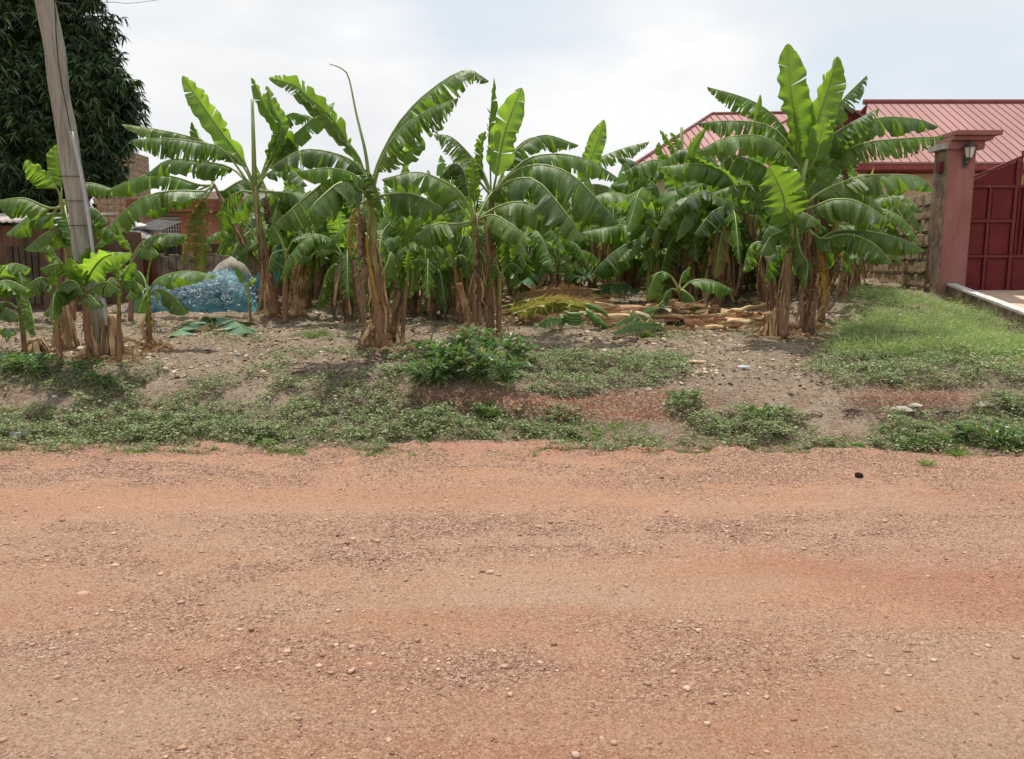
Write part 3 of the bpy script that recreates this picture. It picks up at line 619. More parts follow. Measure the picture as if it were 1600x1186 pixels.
def stem(parent, pts, rads, rng, mat, name='pseudostem'):
    C = cr(pts, 26); rr = []
    for i in range(26):
        f = i/25*(len(rads)-1); k = min(int(f), len(rads)-2); rr.append(rads[k]+(rads[k+1]-rads[k])*(f-k))
    for i in range(26): rr[i] *= 1+.04*math.sin(i*1.7+rng.random())
    m = MB(); m.tube(C, rr, 14, True, .035, rng)
    # sheath wraps: overlapping half shells that give the leaf-scar edges
    for k in range(7):
        i0 = rng.randint(1, 8)+k; n = rng.randint(6, 13); a0 = rng.uniform(0, 6.28); prev = None; wd = rng.uniform(.5, 1.1)
        for i in range(i0, min(24, i0+n)):
            T = (C[i+1]-C[i-1]).normalized(); A = T.cross(Vector((0, 1, 0))).normalized(); B = T.cross(A); row = []
            fw = wd*math.sin(math.pi*min(1, (i-i0+.6)/n))
            for j in range(5):
                a = a0+(j-2)*.5*fw+k*.05*(i-i0); row.append(m.vert(C[i]+(A*math.cos(a)+B*math.sin(a))*rr[i]*(1.05 if j in (0, 4) else 1.10), (i/25, .3, 0)))
            if prev:
                for j in range(4): m.face(prev[j], row[j], row[j+1], prev[j+1])
            prev = row
    return m.build(name, mat, parent, True, 'stemdata'), C, rr
def plant(name, label, stem_px, rad_px, leaves, seed=1, smat='stem_green', group='banana plants in the front rows of the plot', shag=0, dead=0, Y=None, cat='banana plant'):
    """stem_px bottom->top; rad_px half widths; leaves: (mat, halfwidth_px, fold, roll, fray, depth_offset_tip, [(px,py)...])"""
    rng = random.Random(seed); b0 = G(*stem_px[0])
    if Y is None: Y = b0.y
    base = P(stem_px[0][0], stem_px[0][1], Y); base.z = Hs(base.x, base.y)-.01
    t = thing(name, base, label, cat, group)
    pts = [base]+[P(x, y, Y) for x, y in stem_px[1:]]
    k = Y/F; o, C, rr = stem(t, pts, [r*k*(.56 if r > 7 else .70) for r in rad_px], rng, smat)
    top = C[-1]
    for mt, w, fold, roll, fray, dd, lp in leaves:
        n = len(lp); q = [top+Vector((rng.uniform(-.02, .02), rng.uniform(-.03, .03), -.03-rng.random()*.08))]
        for i, (x, y) in enumerate(lp):
            f = (i+1)/n; q.append(P(x, y, Y+dd*f**.8))
        L0 = sum((q[i+1]-q[i]).length for i in range(len(q)-1)); d0 = (q[1]-q[0]).length
        pet = max(.06, min(.45, min(.30, d0/L0*.9))); hw = w*k
        mm = blade(q, hw, fold, roll, fray, pet, rng, None, min(.022, .010+hw*.04))
        mm.build('leaf' if mt not in 'dw' else 'dry_leaf', MATSET[mt], t, True, 'leafdata')
    for i in range(dead):   # dead leaves folded down along the stem
        a = rng.uniform(0, 6.28); ln = rng.uniform(.5, .95)*(top.z-base.z); out = rng.uniform(.12, .3); d = Vector((math.cos(a), math.sin(a), 0))
        q = [top-Vector((0, 0, .1)), top+d*out*.6+Vector((0, 0, .02)), top+d*out-Vector((0, 0, ln*.45)), top+d*out*.7-Vector((0, 0, ln))]
        blade(q, rng.uniform(.05, .12), 78, rng.choice([0, 80]), .8, .25, rng, None, .010, .6).build('dry_leaf', MATSET['d'], t, True, 'leafdata')
    if shag:
        m = MB(); h = top.z-base.z
        for i in range(int(shag*1.0)):
            j = int(min(24, max(3, 26*rng.uniform(.08, .75)))); a = rng.uniform(0, 6.28); d = Vector((math.cos(a), math.sin(a), 0)); p = C[j]+d*rr[j]*1.05; q = [p]; ln = rng.uniform(.25, .8)*max(.25, (p.z-base.z)); n = 6
            for s in range(1, n+1):
                f = s/n; jj = max(0, int(j-(ln/h*25)*f)); cc = C[jj]; q.append(Vector((cc.x, cc.y, p.z-ln*f))+d*(rr[jj]*1.10+.03*f+rng.uniform(0, .03))+Vector((rng.uniform(-.02, .02), rng.uniform(-.02, .02), 0)))
            ribbon(m, q, rng.uniform(.006, .024), rng)
        m.build('dry_sheath', 'dry_straw', t, True)
    return t
BP = 'banana_plant'
# ------------------------------------------------------------------ front plants (pixel guides give real points at each plant's own depth)
plant(BP, 'tall banana plant behind the net bag with a lime leaf pointing up left', [(432, 494), (418, 420), (405, 350), (398, 292)], [15, 12, 9, 8], [
    ('y', 21, 32, 80, .12, .1, [(384, 258), (345, 205), (312, 158), (285, 118)]),
    ('y', 13, 35, 75, .1, .2, [(438, 206), (427, 170), (416, 134)]),
    ('m', 14, 50, 70, .1, .3, [(440, 222), (416, 170), (393, 121)]),
    ('g', 20, 40, 60, .2, .4, [(430, 235), (450, 215), (470, 250)]),
    ('g', 24, 66, 0, .45, -.3, [(370, 248), (302, 216), (250, 203), (190, 194)]),
    ('g', 32, 72, 0, .6, -.9, [(350, 236), (307, 222), (253, 216), (203, 220)]),
    ('g', 30, 60, 0, .3, .5, [(360, 262), (310, 252), (262, 250), (229, 273)]),
    ('m', 24, 50, 20, .4, .7, [(430, 240), (455, 215), (500, 175), (522, 160)]),
    ('g', 22, 55, 0, .3, -.5, [(420, 270), (450, 262), (480, 290)]),
    ('g', 20, 60, 0, .3, .4, [(425, 300), (445, 340), (450, 390)]),
    ('m', 20, 60, 40, .5, .8, [(440, 190), (470, 178), (508, 195)]), ('g', 26, 62, 10, .5, .3, [(430, 300), (465, 310), (490, 370)]), ('g', 24, 62, 10, .5, .5, [(375, 300), (350, 320), (345, 380)])], 1, shag=8, dead=3)
t = plant(BP, 'leaning banana plant bent to the left with one yellowing leaf hanging down', [(430, 478), (402, 422), (372, 362), (346, 312), (333, 284)], [14, 11, 9, 6, 2.2], [
    ('g', 13, 60, 75, .3, .1, [(326, 262), (312, 222), (300, 190)]),
    ('m', 25, 68, 0, .3, -.6, [(310, 289), (270, 276), (227, 274), (158, 301)]),
    ('m', 27, 66, 0, .45, -1.0, [(320, 299), (280, 298), (229, 306), (189, 336), (147, 388)]),
    ('o', 22, 78, 60, .75, -.4, [(318, 313), (298, 342), (287, 400), (284, 418)]),
    ('o', 27, 60, 75, .8, -.5, [(322, 312), (316, 350), (318, 420), (318, 484)]),
    ('g', 28, 60, 0, .3, .6, [(345, 300), (385, 280), (420, 300), (440, 340)]),
    ('g', 28, 64, 0, .3, .8, [(300, 300), (260, 305), (225, 335)])], 2, 'stem_brown', shag=8)
m = MB(); Yk = ORG[t.name][1]
plant(BP, 'main middle banana plant with the big arching leaf and a bare bent rib above', [(597, 548), (590, 470), (584, 390), (578, 300)], [22, 16, 12, 9], [
    ('g', 36, 62, 0, .5, -.3, [(592, 252), (628, 186), (678, 137), (729, 109), (764, 127)]),
    ('g', 38, 74, 0, .75, -.8, [(592, 262), (617, 212), (665, 174), (716, 153)]),
    ('g', 15, 50, 50, .1, .1, [(563, 250), (535, 212), (509, 184), (461, 141)]),
    ('g', 20, 30, 70, .3, .3, [(530, 200), (480, 150), (458, 132), (420, 122)]),
    ('g', 32, 66, 0, .3, -.4, [(566, 268), (535, 244), (475, 234), (421, 262)]),
    ('m', 26, 70, 0, .3, -.9, [(560, 278), (520, 263), (463, 268)]),
    ('g', 48, 62, 0, .35, -.8, [(566, 292), (545, 276), (520, 277), (480, 306), (427, 352)]),
    ('g', 40, 66, 0, .4, -1.2, [(560, 296), (535, 284), (505, 305), (480, 330)]),
    ('g', 38, 64, 0, .25, -.5, [(610, 303), (648, 304), (693, 325)]),
    ('g', 24, 66, 50, .7, -.2, [(578, 270), (590, 300), (600, 330)]),
    ('m', 24, 50, 60, .2, .7, [(600, 250), (640, 235), (660, 215)]),
    ('w', 6, 50, 80, .4, -.2, [(574, 380), (583, 440), (594, 490)]), ('o', 20, 70, 40, .8, .3, [(560, 320), (548, 345), (545, 400)]), ('g', 26, 66, 20, .6, .5, [(600, 310), (625, 330), (640, 390)])], 3, shag=16, dead=2)
plant('leaf_spike', 'thin bare bent leaf rib sticking up into the sky', [(579, 310), (572, 244), (557, 179), (545, 122), (534, 107), (515, 100)], [4, 3.5, 2.6, 2.0, 1.6, .9], [], 33, 'rib_green', None, Y=9.5, cat='leaf rib') if False else None
bt = [o for o in col.objects if o.get('label', '').startswith('main middle')][0]; Yb = ORG[bt.name][1]
m = MB(); q = cr([P(x, y, Yb+.05) for x, y in ((579, 312), (572, 244), (557, 179), (545, 122), (534, 107), (515, 100))], 24); m.tube(q, [.030-.024*(i/23)**.7 for i in range(24)], 8); m.build('bare_midrib', 'rib_green', bt, True)
plant(BP, 'brown banana stem directly right of the main middle stem', [(608, 536), (598, 470), (590, 405)], [12, 10, 7], [
    ('g', 24, 64, 0, .4, .6, [(600, 360), (630, 340), (665, 360)]), ('g', 24, 64, 0, .4, .8, [(575, 370), (548, 350), (515, 375)])], 4, 'stem_brown', shag=10, dead=3)
plant(BP, 'slim green banana sucker third stem of the middle clump', [(614, 534), (619, 470), (621, 415)], [8, 7, 5], [
    ('g', 26, 55, 0, .2, -.3, [(626, 395), (655, 378), (700, 395), (708, 418)]), ('m', 20, 40, 65, .1, .3, [(628, 390), (636, 360), (648, 332)]),
    ('g', 24, 60, 20, .2, -.4, [(612, 395), (606, 410), (590, 445)]), ('g', 26, 60, 30, .3, -.2, [(632, 400), (645, 420), (640, 465)]), ('g', 24, 58, 10, .3, .4, [(600, 380), (570, 375), (545, 400)])], 5, shag=4)
plant(BP, 'thinnest banana sucker at the right side of the middle clump', [(628, 540), (632, 485), (636, 435)], [5, 4.5, 3], [
    ('g', 14, 50, 30, .1, -.2, [(640, 415), (652, 405), (668, 412)]), ('m', 10, 40, 70, .1, 0, [(637, 412), (640, 390)])], 6, 'stem_brown', shag=3)
plant(BP, 'green banana plant right of the shrubs with leaves reaching right', [(742, 534), (745, 470), (744, 400), (741, 340)], [15, 11, 9, 7], [
    ('g', 36, 62, 0, .25, -.5, [(775, 325), (802, 316), (830, 319), (884, 346)]), ('g', 28, 60, 0, .2, -.9, [(768, 336), (792, 346), (831, 375)]),
    ('m', 14, 50, 75, .3, .1, [(741, 300), (738, 246)]), ('g', 36, 64, 0, .3, -.3, [(722, 305), (690, 282), (650, 269), (597, 280)]),
    ('g', 34, 66, 0, .3, -.7, [(712, 350), (680, 350), (645, 372)]), ('g', 30, 62, 0, .3, .5, [(715, 318), (690, 305), (665, 318)]),
    ('g', 30, 60, 20, .3, .7, [(770, 300), (800, 300), (840, 340)]), ('g', 26, 66, 20, .5, .3, [(725, 268), (705, 256), (688, 275)]), ('g', 26, 62, 20, .5, .4, [(720, 355), (700, 370), (688, 420)]), ('g', 24, 62, 20, .4, .5, [(760, 350), (785, 365), (800, 420)])], 7, shag=8, dead=2)
plant(BP, 'brown stemmed banana plant with one broad lime leaf standing upright', [(766, 522), (764, 440), (766, 360), (769, 298)], [13, 10, 9, 8], [
    ('g', 13, 65, 60, .5, .1, [(766, 262), (764, 215), (772, 122)]), ('y', 23, 16, 86, .1, -.1, [(776, 272), (789, 205), (815, 137)]),
    ('g', 28, 66, 0, .5, .5, [(790, 262), (812, 230), (851, 211), (904, 227)]), ('g', 32, 66, 0, .35, .1, [(800, 268), (830, 246), (876, 241), (924, 252), (968, 280)]),
    ('g', 54, 62, 0, .3, -.6, [(795, 275), (825, 260), (858, 259), (902, 280), (968, 350)]), ('g', 42, 64, 0, .3, -1.1, [(790, 287), (812, 279), (838, 282), (871, 316), (914, 374)]),
    ('g', 30, 68, 0, .6, .2, [(755, 270), (736, 244), (705, 214), (678, 210)]), ('m', 16, 60, 60, .3, .3, [(756, 280), (752, 240), (758, 205)]),
    ('g', 30, 66, 10, .5, -.3, [(750, 285), (735, 262), (712, 254), (690, 275)]), ('g', 24, 50, 10, .3, .9, [(800, 240), (830, 215), (845, 222)])], 8, 'stem_brown', shag=12, dead=2)
plant(BP, 'slim sucker with pale leaves right of the brown banana stem', [(779, 521), (780, 470), (781, 425)], [6, 5, 4], [
    ('y', 12, 30, 70, .1, 0, [(788, 410), (806, 381)]), ('g', 14, 60, 10, .1, -.2, [(792, 415), (805, 413), (818, 425)]), ('m', 10, 50, 30, .1, -.1, [(775, 415), (765, 420), (768, 450)])], 9)
plant(BP, 'half dry banana sucker at the left foot of the green banana plant', [(720, 505), (714, 460), (711, 415)], [7, 6, 4], [
    ('g', 18, 55, 20, .2, -.2, [(716, 400), (728, 405), (734, 435)]), ('m', 12, 40, 60, .1, .1, [(709, 395), (705, 372)]), ('g', 18, 60, 20, .2, .1, [(700, 405), (690, 425), (690, 450)])], 10, 'stem_brown', shag=14)
plant('banana_stump', 'cut pale brown banana stump leaning by the green banana plant', [(737, 520), (728, 480), (717, 442)], [11, 9, 6], [], 11, 'dry_straw', None, shag=10, cat='stump')
plant(BP, 'distant banana plant with a single erect leaf between the two big clumps', [(886, 434), (887, 380), (892, 318)], [7, 6, 5], [
    ('m', 15, 18, 85, .05, 0, [(908, 282), (926, 240), (944, 187)]), ('g', 22, 66, 0, .6, .3, [(905, 272), (930, 250), (973, 232), (1015, 221)]),
    ('g', 24, 62, 0, .3, -.4, [(910, 292), (945, 290), (980, 310)]), ('g', 24, 62, 0, .3, -.4, [(870, 292), (840, 300), (815, 330)]), ('g', 24, 60, 0, .3, .6, [(900, 320), (930, 325), (960, 365)]), ('g', 24, 60, 0, .3, .6, [(870, 310), (850, 330), (845, 370)])], 12, 'stem_brown', shag=8, dead=2)
plant(BP, 'banana plant with dark leaves spread wide left of the big right clump', [(1058, 470), (1054, 430), (1046, 400), (1041, 375)], [12, 10, 8, 7], [
    ('g', 32, 60, 0, .2, -.4, [(1012, 356), (975, 351), (908, 363)]), ('g', 38, 60, 0, .2, -.9, [(1010, 371), (965, 390), (926, 425)]),
    ('g', 32, 60, 0, .2, -.5, [(1050, 365), (1080, 352), (1130, 343)]), ('g', 32, 60, 0, .2, -1.0, [(1060, 385), (1104, 372), (1146, 360)]),
    ('m', 8, 60, 60, .1, 0, [(1036, 350), (1012, 305)]), ('g', 30, 60, 0, .3, .4, [(1020, 335), (985, 315), (950, 322)]), ('g', 32, 62, 0, .3, .5, [(1060, 345), (1090, 320), (1110, 330)]),
    ('g', 30, 62, 0, .3, .6, [(1030, 310), (1000, 285), (955, 290)]), ('m', 26, 50, 20, .3, .4, [(1030, 300), (1010, 280), (975, 255)])], 13, 'stem_brown', shag=16, dead=3)
plant(BP, 'small banana sucker with four drooping leaves in front of the fallen stems', [(1074, 508), (1069, 475), (1060, 449)], [10, 8, 6], [
    ('m', 20, 50, 30, .1, -.2, [(1046, 430), (1026, 428), (1010, 468)]), ('g', 18, 50, 40, .1, -.3, [(1048, 452), (1038, 465), (1032, 488)]),
    ('g', 24, 55, 0, .15, -.2, [(1080, 440), (1110, 438), (1146, 453)]), ('g', 18, 50, 40, .1, -.3, [(1070, 455), (1085, 470), (1083, 485)]), ('g', 14, 40, 50, .1, .2, [(1066, 430), (1076, 418)])], 14, shag=3)
plant(BP, 'brown banana plant leaning left beside the big right clump', [(1198, 474), (1190, 425), (1178, 375), (1165, 330)], [15, 12, 10, 7], [
    ('g', 28, 60, 0, .2, -.5, [(1150, 322), (1132, 310), (1093, 299), (1050, 332)]), ('m', 30, 66, 0, .3, 0, [(1150, 295), (1129, 267), (1091, 256), (1029, 261)]),
    ('m', 13, 40, 70, .1, .1, [(1150, 290), (1085, 245), (1104, 199)]), ('g', 26, 60, 0, .3, .3, [(1140, 280), (1100, 240), (1060, 235), (1035, 262)]),
    ('g', 26, 60, 0, .3, -.3, [(1175, 310), (1200, 305), (1220, 335)]), ('g', 26, 60, 20, .3, .4, [(1140, 270), (1090, 290), (1065, 285)]), ('g', 30, 60, 0, .3, -.8, [(1140, 325), (1115, 330), (1085, 365)]), ('g', 26, 60, 0, .3, .6, [(1140, 330), (1125, 355), (1120, 400)])], 15, 'stem_brown', shag=18, dead=3)
plant(BP, 'banana plant with ragged young leaves and a cut spear against the pink roof', [(1100, 462), (1098, 400), (1085, 330), (1066, 275)], [10, 9, 7, 5], [
    ('m', 8, 55, 60, .2, 0, [(1052, 235), (1040, 215), (1031, 203)]), ('g', 10, 50, 60, .4, .1, [(1062, 240), (1055, 215), (1047, 207)]), ('m', 12, 55, 60, .1, .2, [(1055, 255), (1035, 240), (1030, 222)]),
    ('g', 26, 60, 0, .3, -.4, [(1048, 258), (1020, 250), (975, 268)]), ('g', 24, 62, 0, .3, .4, [(1040, 270), (1010, 262), (985, 250), (968, 246)]), ('g', 16, 60, 20, .5, .4, [(1075, 240), (1082, 228), (1088, 250)])], 16, 'stem_brown', shag=6, dead=2)
m = MB(); q = [P(1067, 285, 13.5), P(1066, 240, 13.5), P(1065, 199, 13.5)]
tg = [o for o in col.objects if o.get('label', '').startswith('banana plant with ragged young')][0]; Yt = ORG[tg.name][1]
MBq = MB(); MBq.tube([P(x, y, Yt) for x, y in ((1068, 285), (1066, 240), (1065, 199))], [.04, .035, .03], 8); MBq.build('cut_spear', 'rib_green', tg, True)
MBq = MB(); at_ = [o for o in col.objects if o.get('label', '').startswith('tall banana plant behind')][0]; Ya = ORG[at_.name][1]
MBq.tube([P(x, y, Ya) for x, y in ((398, 300), (396, 220), (394, 155))], [.045, .032, .024], 8); MBq.build('cut_spear', 'rib_green', at_, True)
plant(BP, 'front banana plant of the right clump with a broad leaf facing the road', [(1222, 530), (1229, 450), (1236, 380), (1243, 326)], [15, 12, 9, 7], [
    ('m', 34, 22, 80, .12, -.5, [(1232, 345), (1222, 300), (1202, 260)]), ('g', 34, 58, 10, .15, .2, [(1222, 290), (1195, 260), (1160, 246), (1119, 237)]),
    ('g', 38, 58, 0, .2, -.2, [(1275, 305), (1310, 287), (1350, 275), (1400, 273), (1437, 277), (1460, 298)]), ('g', 38, 62, 0, .3, -.7, [(1275, 322), (1300, 312), (1334, 313), (1366, 329), (1392, 346)]),
    ('g', 34, 60, 0, .2, -.3, [(1275, 376), (1300, 362), (1345, 360), (1402, 371), (1445, 391)]), ('g', 32, 56, 0, .2, -.8, [(1280, 372), (1315, 366), (1344, 370), (1372, 386), (1394, 411)]),
    ('g', 28, 60, 0, .2, -.8, [(1240, 345), (1252, 332), (1280, 345)]), ('g', 24, 60, 10, .2, -.6, [(1222, 362), (1205, 368), (1188, 398)]),
    ('g', 28, 56, 0, .2, .3, [(1215, 310), (1187, 292), (1152, 290), (1113, 301)]), ('m', 26, 22, 70, .12, .3, [(1262, 300), (1292, 258), (1350, 212)]),
    ('g', 26, 60, 0, .4, .5, [(1225, 380), (1205, 400), (1195, 440)]), ('g', 22, 60, 30, .3, -.3, [(1250, 390), (1262, 410), (1258, 450)]),
    ('y', 10, 60, 70, .1, .1, [(1256, 300), (1258, 270)]), ('o', 16, 70, 50, .8, .5, [(1265, 340), (1300, 330), (1315, 400)]) ], 17, shag=8, dead=1)
fr_ = [o for o in col.objects if o.get('label', '').startswith('front banana plant of')][0]; Yf = ORG[fr_.name][1]
MBq = MB(); MBq.tube([P(x, y, Yf) for x, y in ((1241, 335), (1250, 295), (1261, 249))], [.055, .04, .022], 8); MBq.build('cut_spear', 'rib_green', fr_, True)
plant(BP, 'tallest banana plant at the back of the right clump with two erect lime leaves', [(1262, 522), (1266, 440), (1265, 360), (1262, 288)], [20, 17, 12, 9], [
    ('y', 28, 36, 80, .02, .1, [(1252, 250), (1246, 190), (1234, 130), (1231, 68)]), ('y', 27, 34, 82, .02, .1, [(1270, 240), (1276, 190), (1296, 130), (1308, 88)]),
    ('y', 20, 14, 88, .05, -.3, [(1252, 275), (1270, 258), (1280, 225), (1288, 182)]), ('g', 30, 66, 0, .6, .4, [(1245, 245), (1223, 197), (1190, 166), (1152, 149), (1105, 136)]),
    ('g', 30, 68, 0, .6, -.2, [(1240, 240), (1215, 205), (1180, 191), (1126, 189), (1090, 193)]), ('g', 34, 62, 0, .3, -.5, [(1245, 258), (1202, 217), (1139, 214), (1086, 238)]),
    ('y', 10, 40, 75, .1, .2, [(1225, 270), (1190, 235), (1183, 200), (1188, 147)]), ('m', 9, 60, 70, .7, -.2, [(1248, 250), (1243, 190), (1234, 131)]),
    ('g', 28, 60, 0, .5, .6, [(1275, 235), (1295, 188), (1318, 154), (1354, 118)]), ('g', 34, 64, 0, .6, -.2, [(1280, 245), (1300, 212), (1338, 188), (1372, 169)]),
    ('g', 32, 68, 0, .3, .3, [(1290, 235), (1320, 205), (1376, 184), (1433, 186), (1466, 198)]), ('g', 32, 74, 0, .85, -.1, [(1285, 260), (1310, 240), (1353, 223), (1414, 216), (1476, 213)]),
    ('o', 16, 70, 60, .8, -.2, [(1285, 300), (1300, 340), (1318, 390)]), ('d', 16, 70, 60, .8, .2, [(1290, 270), (1318, 262), (1322, 330)]), ('g', 34, 60, 0, .4, .5, [(1300, 290), (1340, 290), (1380, 330)]),
    ('w', 11, 55, 75, .6, -.5, [(1276, 370), (1281, 400), (1286, 450), (1289, 490)]), ('g', 26, 62, 20, .3, .8, [(1240, 280), (1215, 270), (1190, 300)])], 18, 'stem_brown', shag=34, dead=5)
plant(BP, 'shaggy brown banana stem at the right edge of the right clump', [(1284, 500), (1286, 440), (1284, 378)], [10, 9, 6], [
    ('g', 22, 60, 0, .3, -.2, [(1300, 360), (1325, 355), (1345, 380)]), ('g', 24, 60, 0, .3, .4, [(1300, 375), (1312, 400), (1330, 420)])], 19, 'stem_brown', shag=26, dead=3)
plant(BP, 'brown banana stem at the left of the right clump beside cut stumps', [(1208, 510), (1206, 460), (1200, 400)], [8, 8, 5], [
    ('g', 22, 60, 10, .3, .3, [(1192, 380), (1172, 385), (1160, 425)]), ('g', 20, 60, 0, .3, .3, [(1215, 385), (1235, 395), (1245, 430)])], 20, 'stem_brown', shag=14, dead=2)
# left group
plant(BP, 'banana plant with sunlit pale leaves just in front of the pole', [(142, 566), (136, 510), (131, 452)], [9, 7, 6], [
    ('y', 24, 40, 45, .15, -.5, [(136, 436), (162, 402), (205, 394)]), ('m', 20, 40, 40, .15, -.3, [(118, 430), (95, 412), (62, 420)]), ('m', 15, 50, 30, .1, -.1, [(108, 425), (88, 400), (78, 384), (60, 392)]),
    ('m', 20, 35, 60, .1, -.4, [(125, 425), (108, 402)]), ('g', 18, 45, 50, .1, .2, [(130, 415), (144, 388)]), ('g', 22, 60, 0, .1, -.6, [(145, 450), (165, 440), (190, 455)]), ('g', 22, 60, 0, .1, -.4, [(118, 455), (98, 450), (80, 475)]), ('g', 18, 60, 0, .1, -.8, [(134, 462), (142, 462), (158, 478)])], 21, shag=6)
plant(BP, 'slim banana sucker between the pole and the far left cluster', [(94, 571), (91, 520), (88, 458)], [7, 6, 5], [
    ('g', 28, 55, 10, .1, -.3, [(78, 440), (62, 434), (42, 447)]), ('g', 22, 55, 0, .1, -.4, [(100, 442), (118, 440), (130, 460)]), ('m', 18, 40, 50, .1, .1, [(90, 432), (84, 412)]), ('g', 20, 58, 20, .1, -.6, [(90, 455), (84, 465), (82, 500)])], 22, shag=4)
plant(BP, 'thin banana sucker just right of the leaning pole', [(186, 568), (186, 510), (186, 445)], [6, 4.5, 3], [
    ('g', 16, 50, 30, .1, -.2, [(196, 425), (210, 410)]), ('g', 18, 60, 10, .1, -.3, [(198, 440), (212, 440), (222, 455)]), ('m', 12, 50, 50, .1, 0, [(184, 425), (178, 410)]), ('g', 16, 60, 20, .1, -.4, [(178, 435), (168, 440), (160, 465)])], 23)
plant(BP, 'young banana plant with one lit leaf stretched right over the net bag', [(233, 545), (232, 500), (231, 458)], [8, 6, 5], [
    ('m', 24, 50, 10, .1, -.3, [(242, 440), (270, 427), (300, 424), (337, 430)]), ('g', 22, 55, 10, .1, -.4, [(246, 452), (270, 462), (292, 490)]), ('g', 16, 55, 10, .1, -.3, [(220, 445), (208, 452), (196, 466)]),
    ('m', 3, 60, 60, .1, 0, [(231, 430), (237, 398)]), ('y', 12, 50, 50, .1, -.3, [(228, 460), (222, 472), (216, 490)]), ('m', 14, 55, 20, .1, .3, [(225, 435), (212, 422), (200, 432)])], 24, shag=10)
plant(BP, 'banana plant behind the young ones with a dark leaf before the barred window', [(204, 500), (206, 450), (206, 398)], [6, 5, 4], [
    ('g', 24, 60, 0, .1, -.3, [(222, 380), (248, 367), (292, 367)]), ('g', 20, 58, 10, .1, -.5, [(220, 388), (238, 388), (249, 398)]), ('y', 12, 40, 60, .1, 0, [(202, 385), (188, 363)]), ('g', 16, 55, 10, .1, .3, [(190, 395), (175, 400), (162, 425)])], 25)
plant(BP, 'far left banana sucker with one leaf hanging straight down', [(40, 560), (36, 520), (30, 478)], [6, 5, 4], [
    ('g', 26, 52, 10, .1, -.4, [(20, 452), (0, 440), (-30, 446)]), ('g', 16, 45, 60, .2, -.5, [(40, 462), (50, 490), (56, 526)]), ('g', 20, 50, 20, .1, -.1, [(12, 472), (-8, 478), (-25, 500)]), ('m', 20, 45, 30, .1, .1, [(35, 448), (30, 425)])], 26)
plant(BP, 'banana plant cut by the left picture edge with a broad striped leaf', [(-16, 552), (-14, 500), (-12, 450)], [9, 7, 5], [
    ('m', 26, 48, 20, .1, -.1, [(0, 425), (20, 412), (46, 418)]), ('m', 22, 50, 10, .1, -.6, [(2, 440), (20, 440), (42, 452)]), ('g', 20, 58, 0, .1, -.6, [(0, 485), (12, 482), (32, 495)]), ('m', 16, 50, 10, .1, -.8, [(-2, 520), (8, 512), (22, 522)])], 27)
plant(BP, 'tall banana plant behind the leaning pole by the brown shed', [(112, 500), (108, 420), (104, 360), (97, 312)], [12, 10, 9, 8], [
    ('m', 18, 35, 75, .1, .1, [(96, 290), (93, 258), (90, 226)]), ('m', 26, 40, 55, .15, -.3, [(88, 292), (67, 268), (38, 254)]), ('g', 34, 62, 0, .15, -.3, [(76, 325), (38, 310), (-5, 313)]),
    ('g', 22, 60, 0, .2, .2, [(120, 292), (142, 286), (176, 295)]), ('g', 22, 56, 10, .1, -.6, [(95, 368), (78, 360), (38, 390)]), ('g', 22, 45, 50, .2, -.4, [(106, 345), (116, 384)]), ('g', 28, 60, 0, .2, -.1, [(125, 322), (150, 328), (170, 350)]),
    ('g', 28, 62, 0, .2, .5, [(80, 335), (50, 335), (10, 365)]), ('g', 24, 60, 0, .2, .5, [(125, 335), (150, 345), (185, 370)])], 28, shag=4)
plant(BP, 'small banana sucker with a lit leaf at the foot of the tall left plants', [(446, 505), (446, 450), (448, 388)], [7, 6, 5], [
    ('m', 20, 45, 20, .1, -.3, [(460, 374), (486, 366), (529, 377)]), ('g', 12, 50, 0, .1, -.3, [(455, 405), (470, 400), (487, 403)]), ('m', 20, 45, 40, .1, .1, [(438, 372), (424, 350)]), ('g', 18, 55, 10, .1, -.2, [(436, 392), (424, 400), (418, 425)])], 29, shag=3)
plant(BP, 'tiny lime banana shoot standing before the net bag', [(392, 505), (389, 470), (386, 448)], [3, 2.6, 2], [('y', 7, 30, 80, .05, 0, [(380, 436), (369, 418)]), ('y', 5, 40, 30, .05, -.1, [(392, 440), (400, 434)])], 30)
plant(BP, 'thick dry banana stem wrapped in pale hanging sheaths behind the tiny shoots', [(462, 494), (468, 440), (476, 370)], [17, 14, 9], [
    ('g', 28, 62, 0, .4, .2, [(500, 335), (530, 330), (555, 365)]), ('g', 28, 62, 0, .4, .2, [(450, 340), (425, 345), (410, 380)]), ('g', 28, 60, 0, .4, .4, [(490, 325), (510, 300), (545, 305)]), ('g', 26, 62, 20, .3, .6, [(455, 320), (440, 300), (410, 310)])], 31, 'dry_straw', shag=46, dead=3)

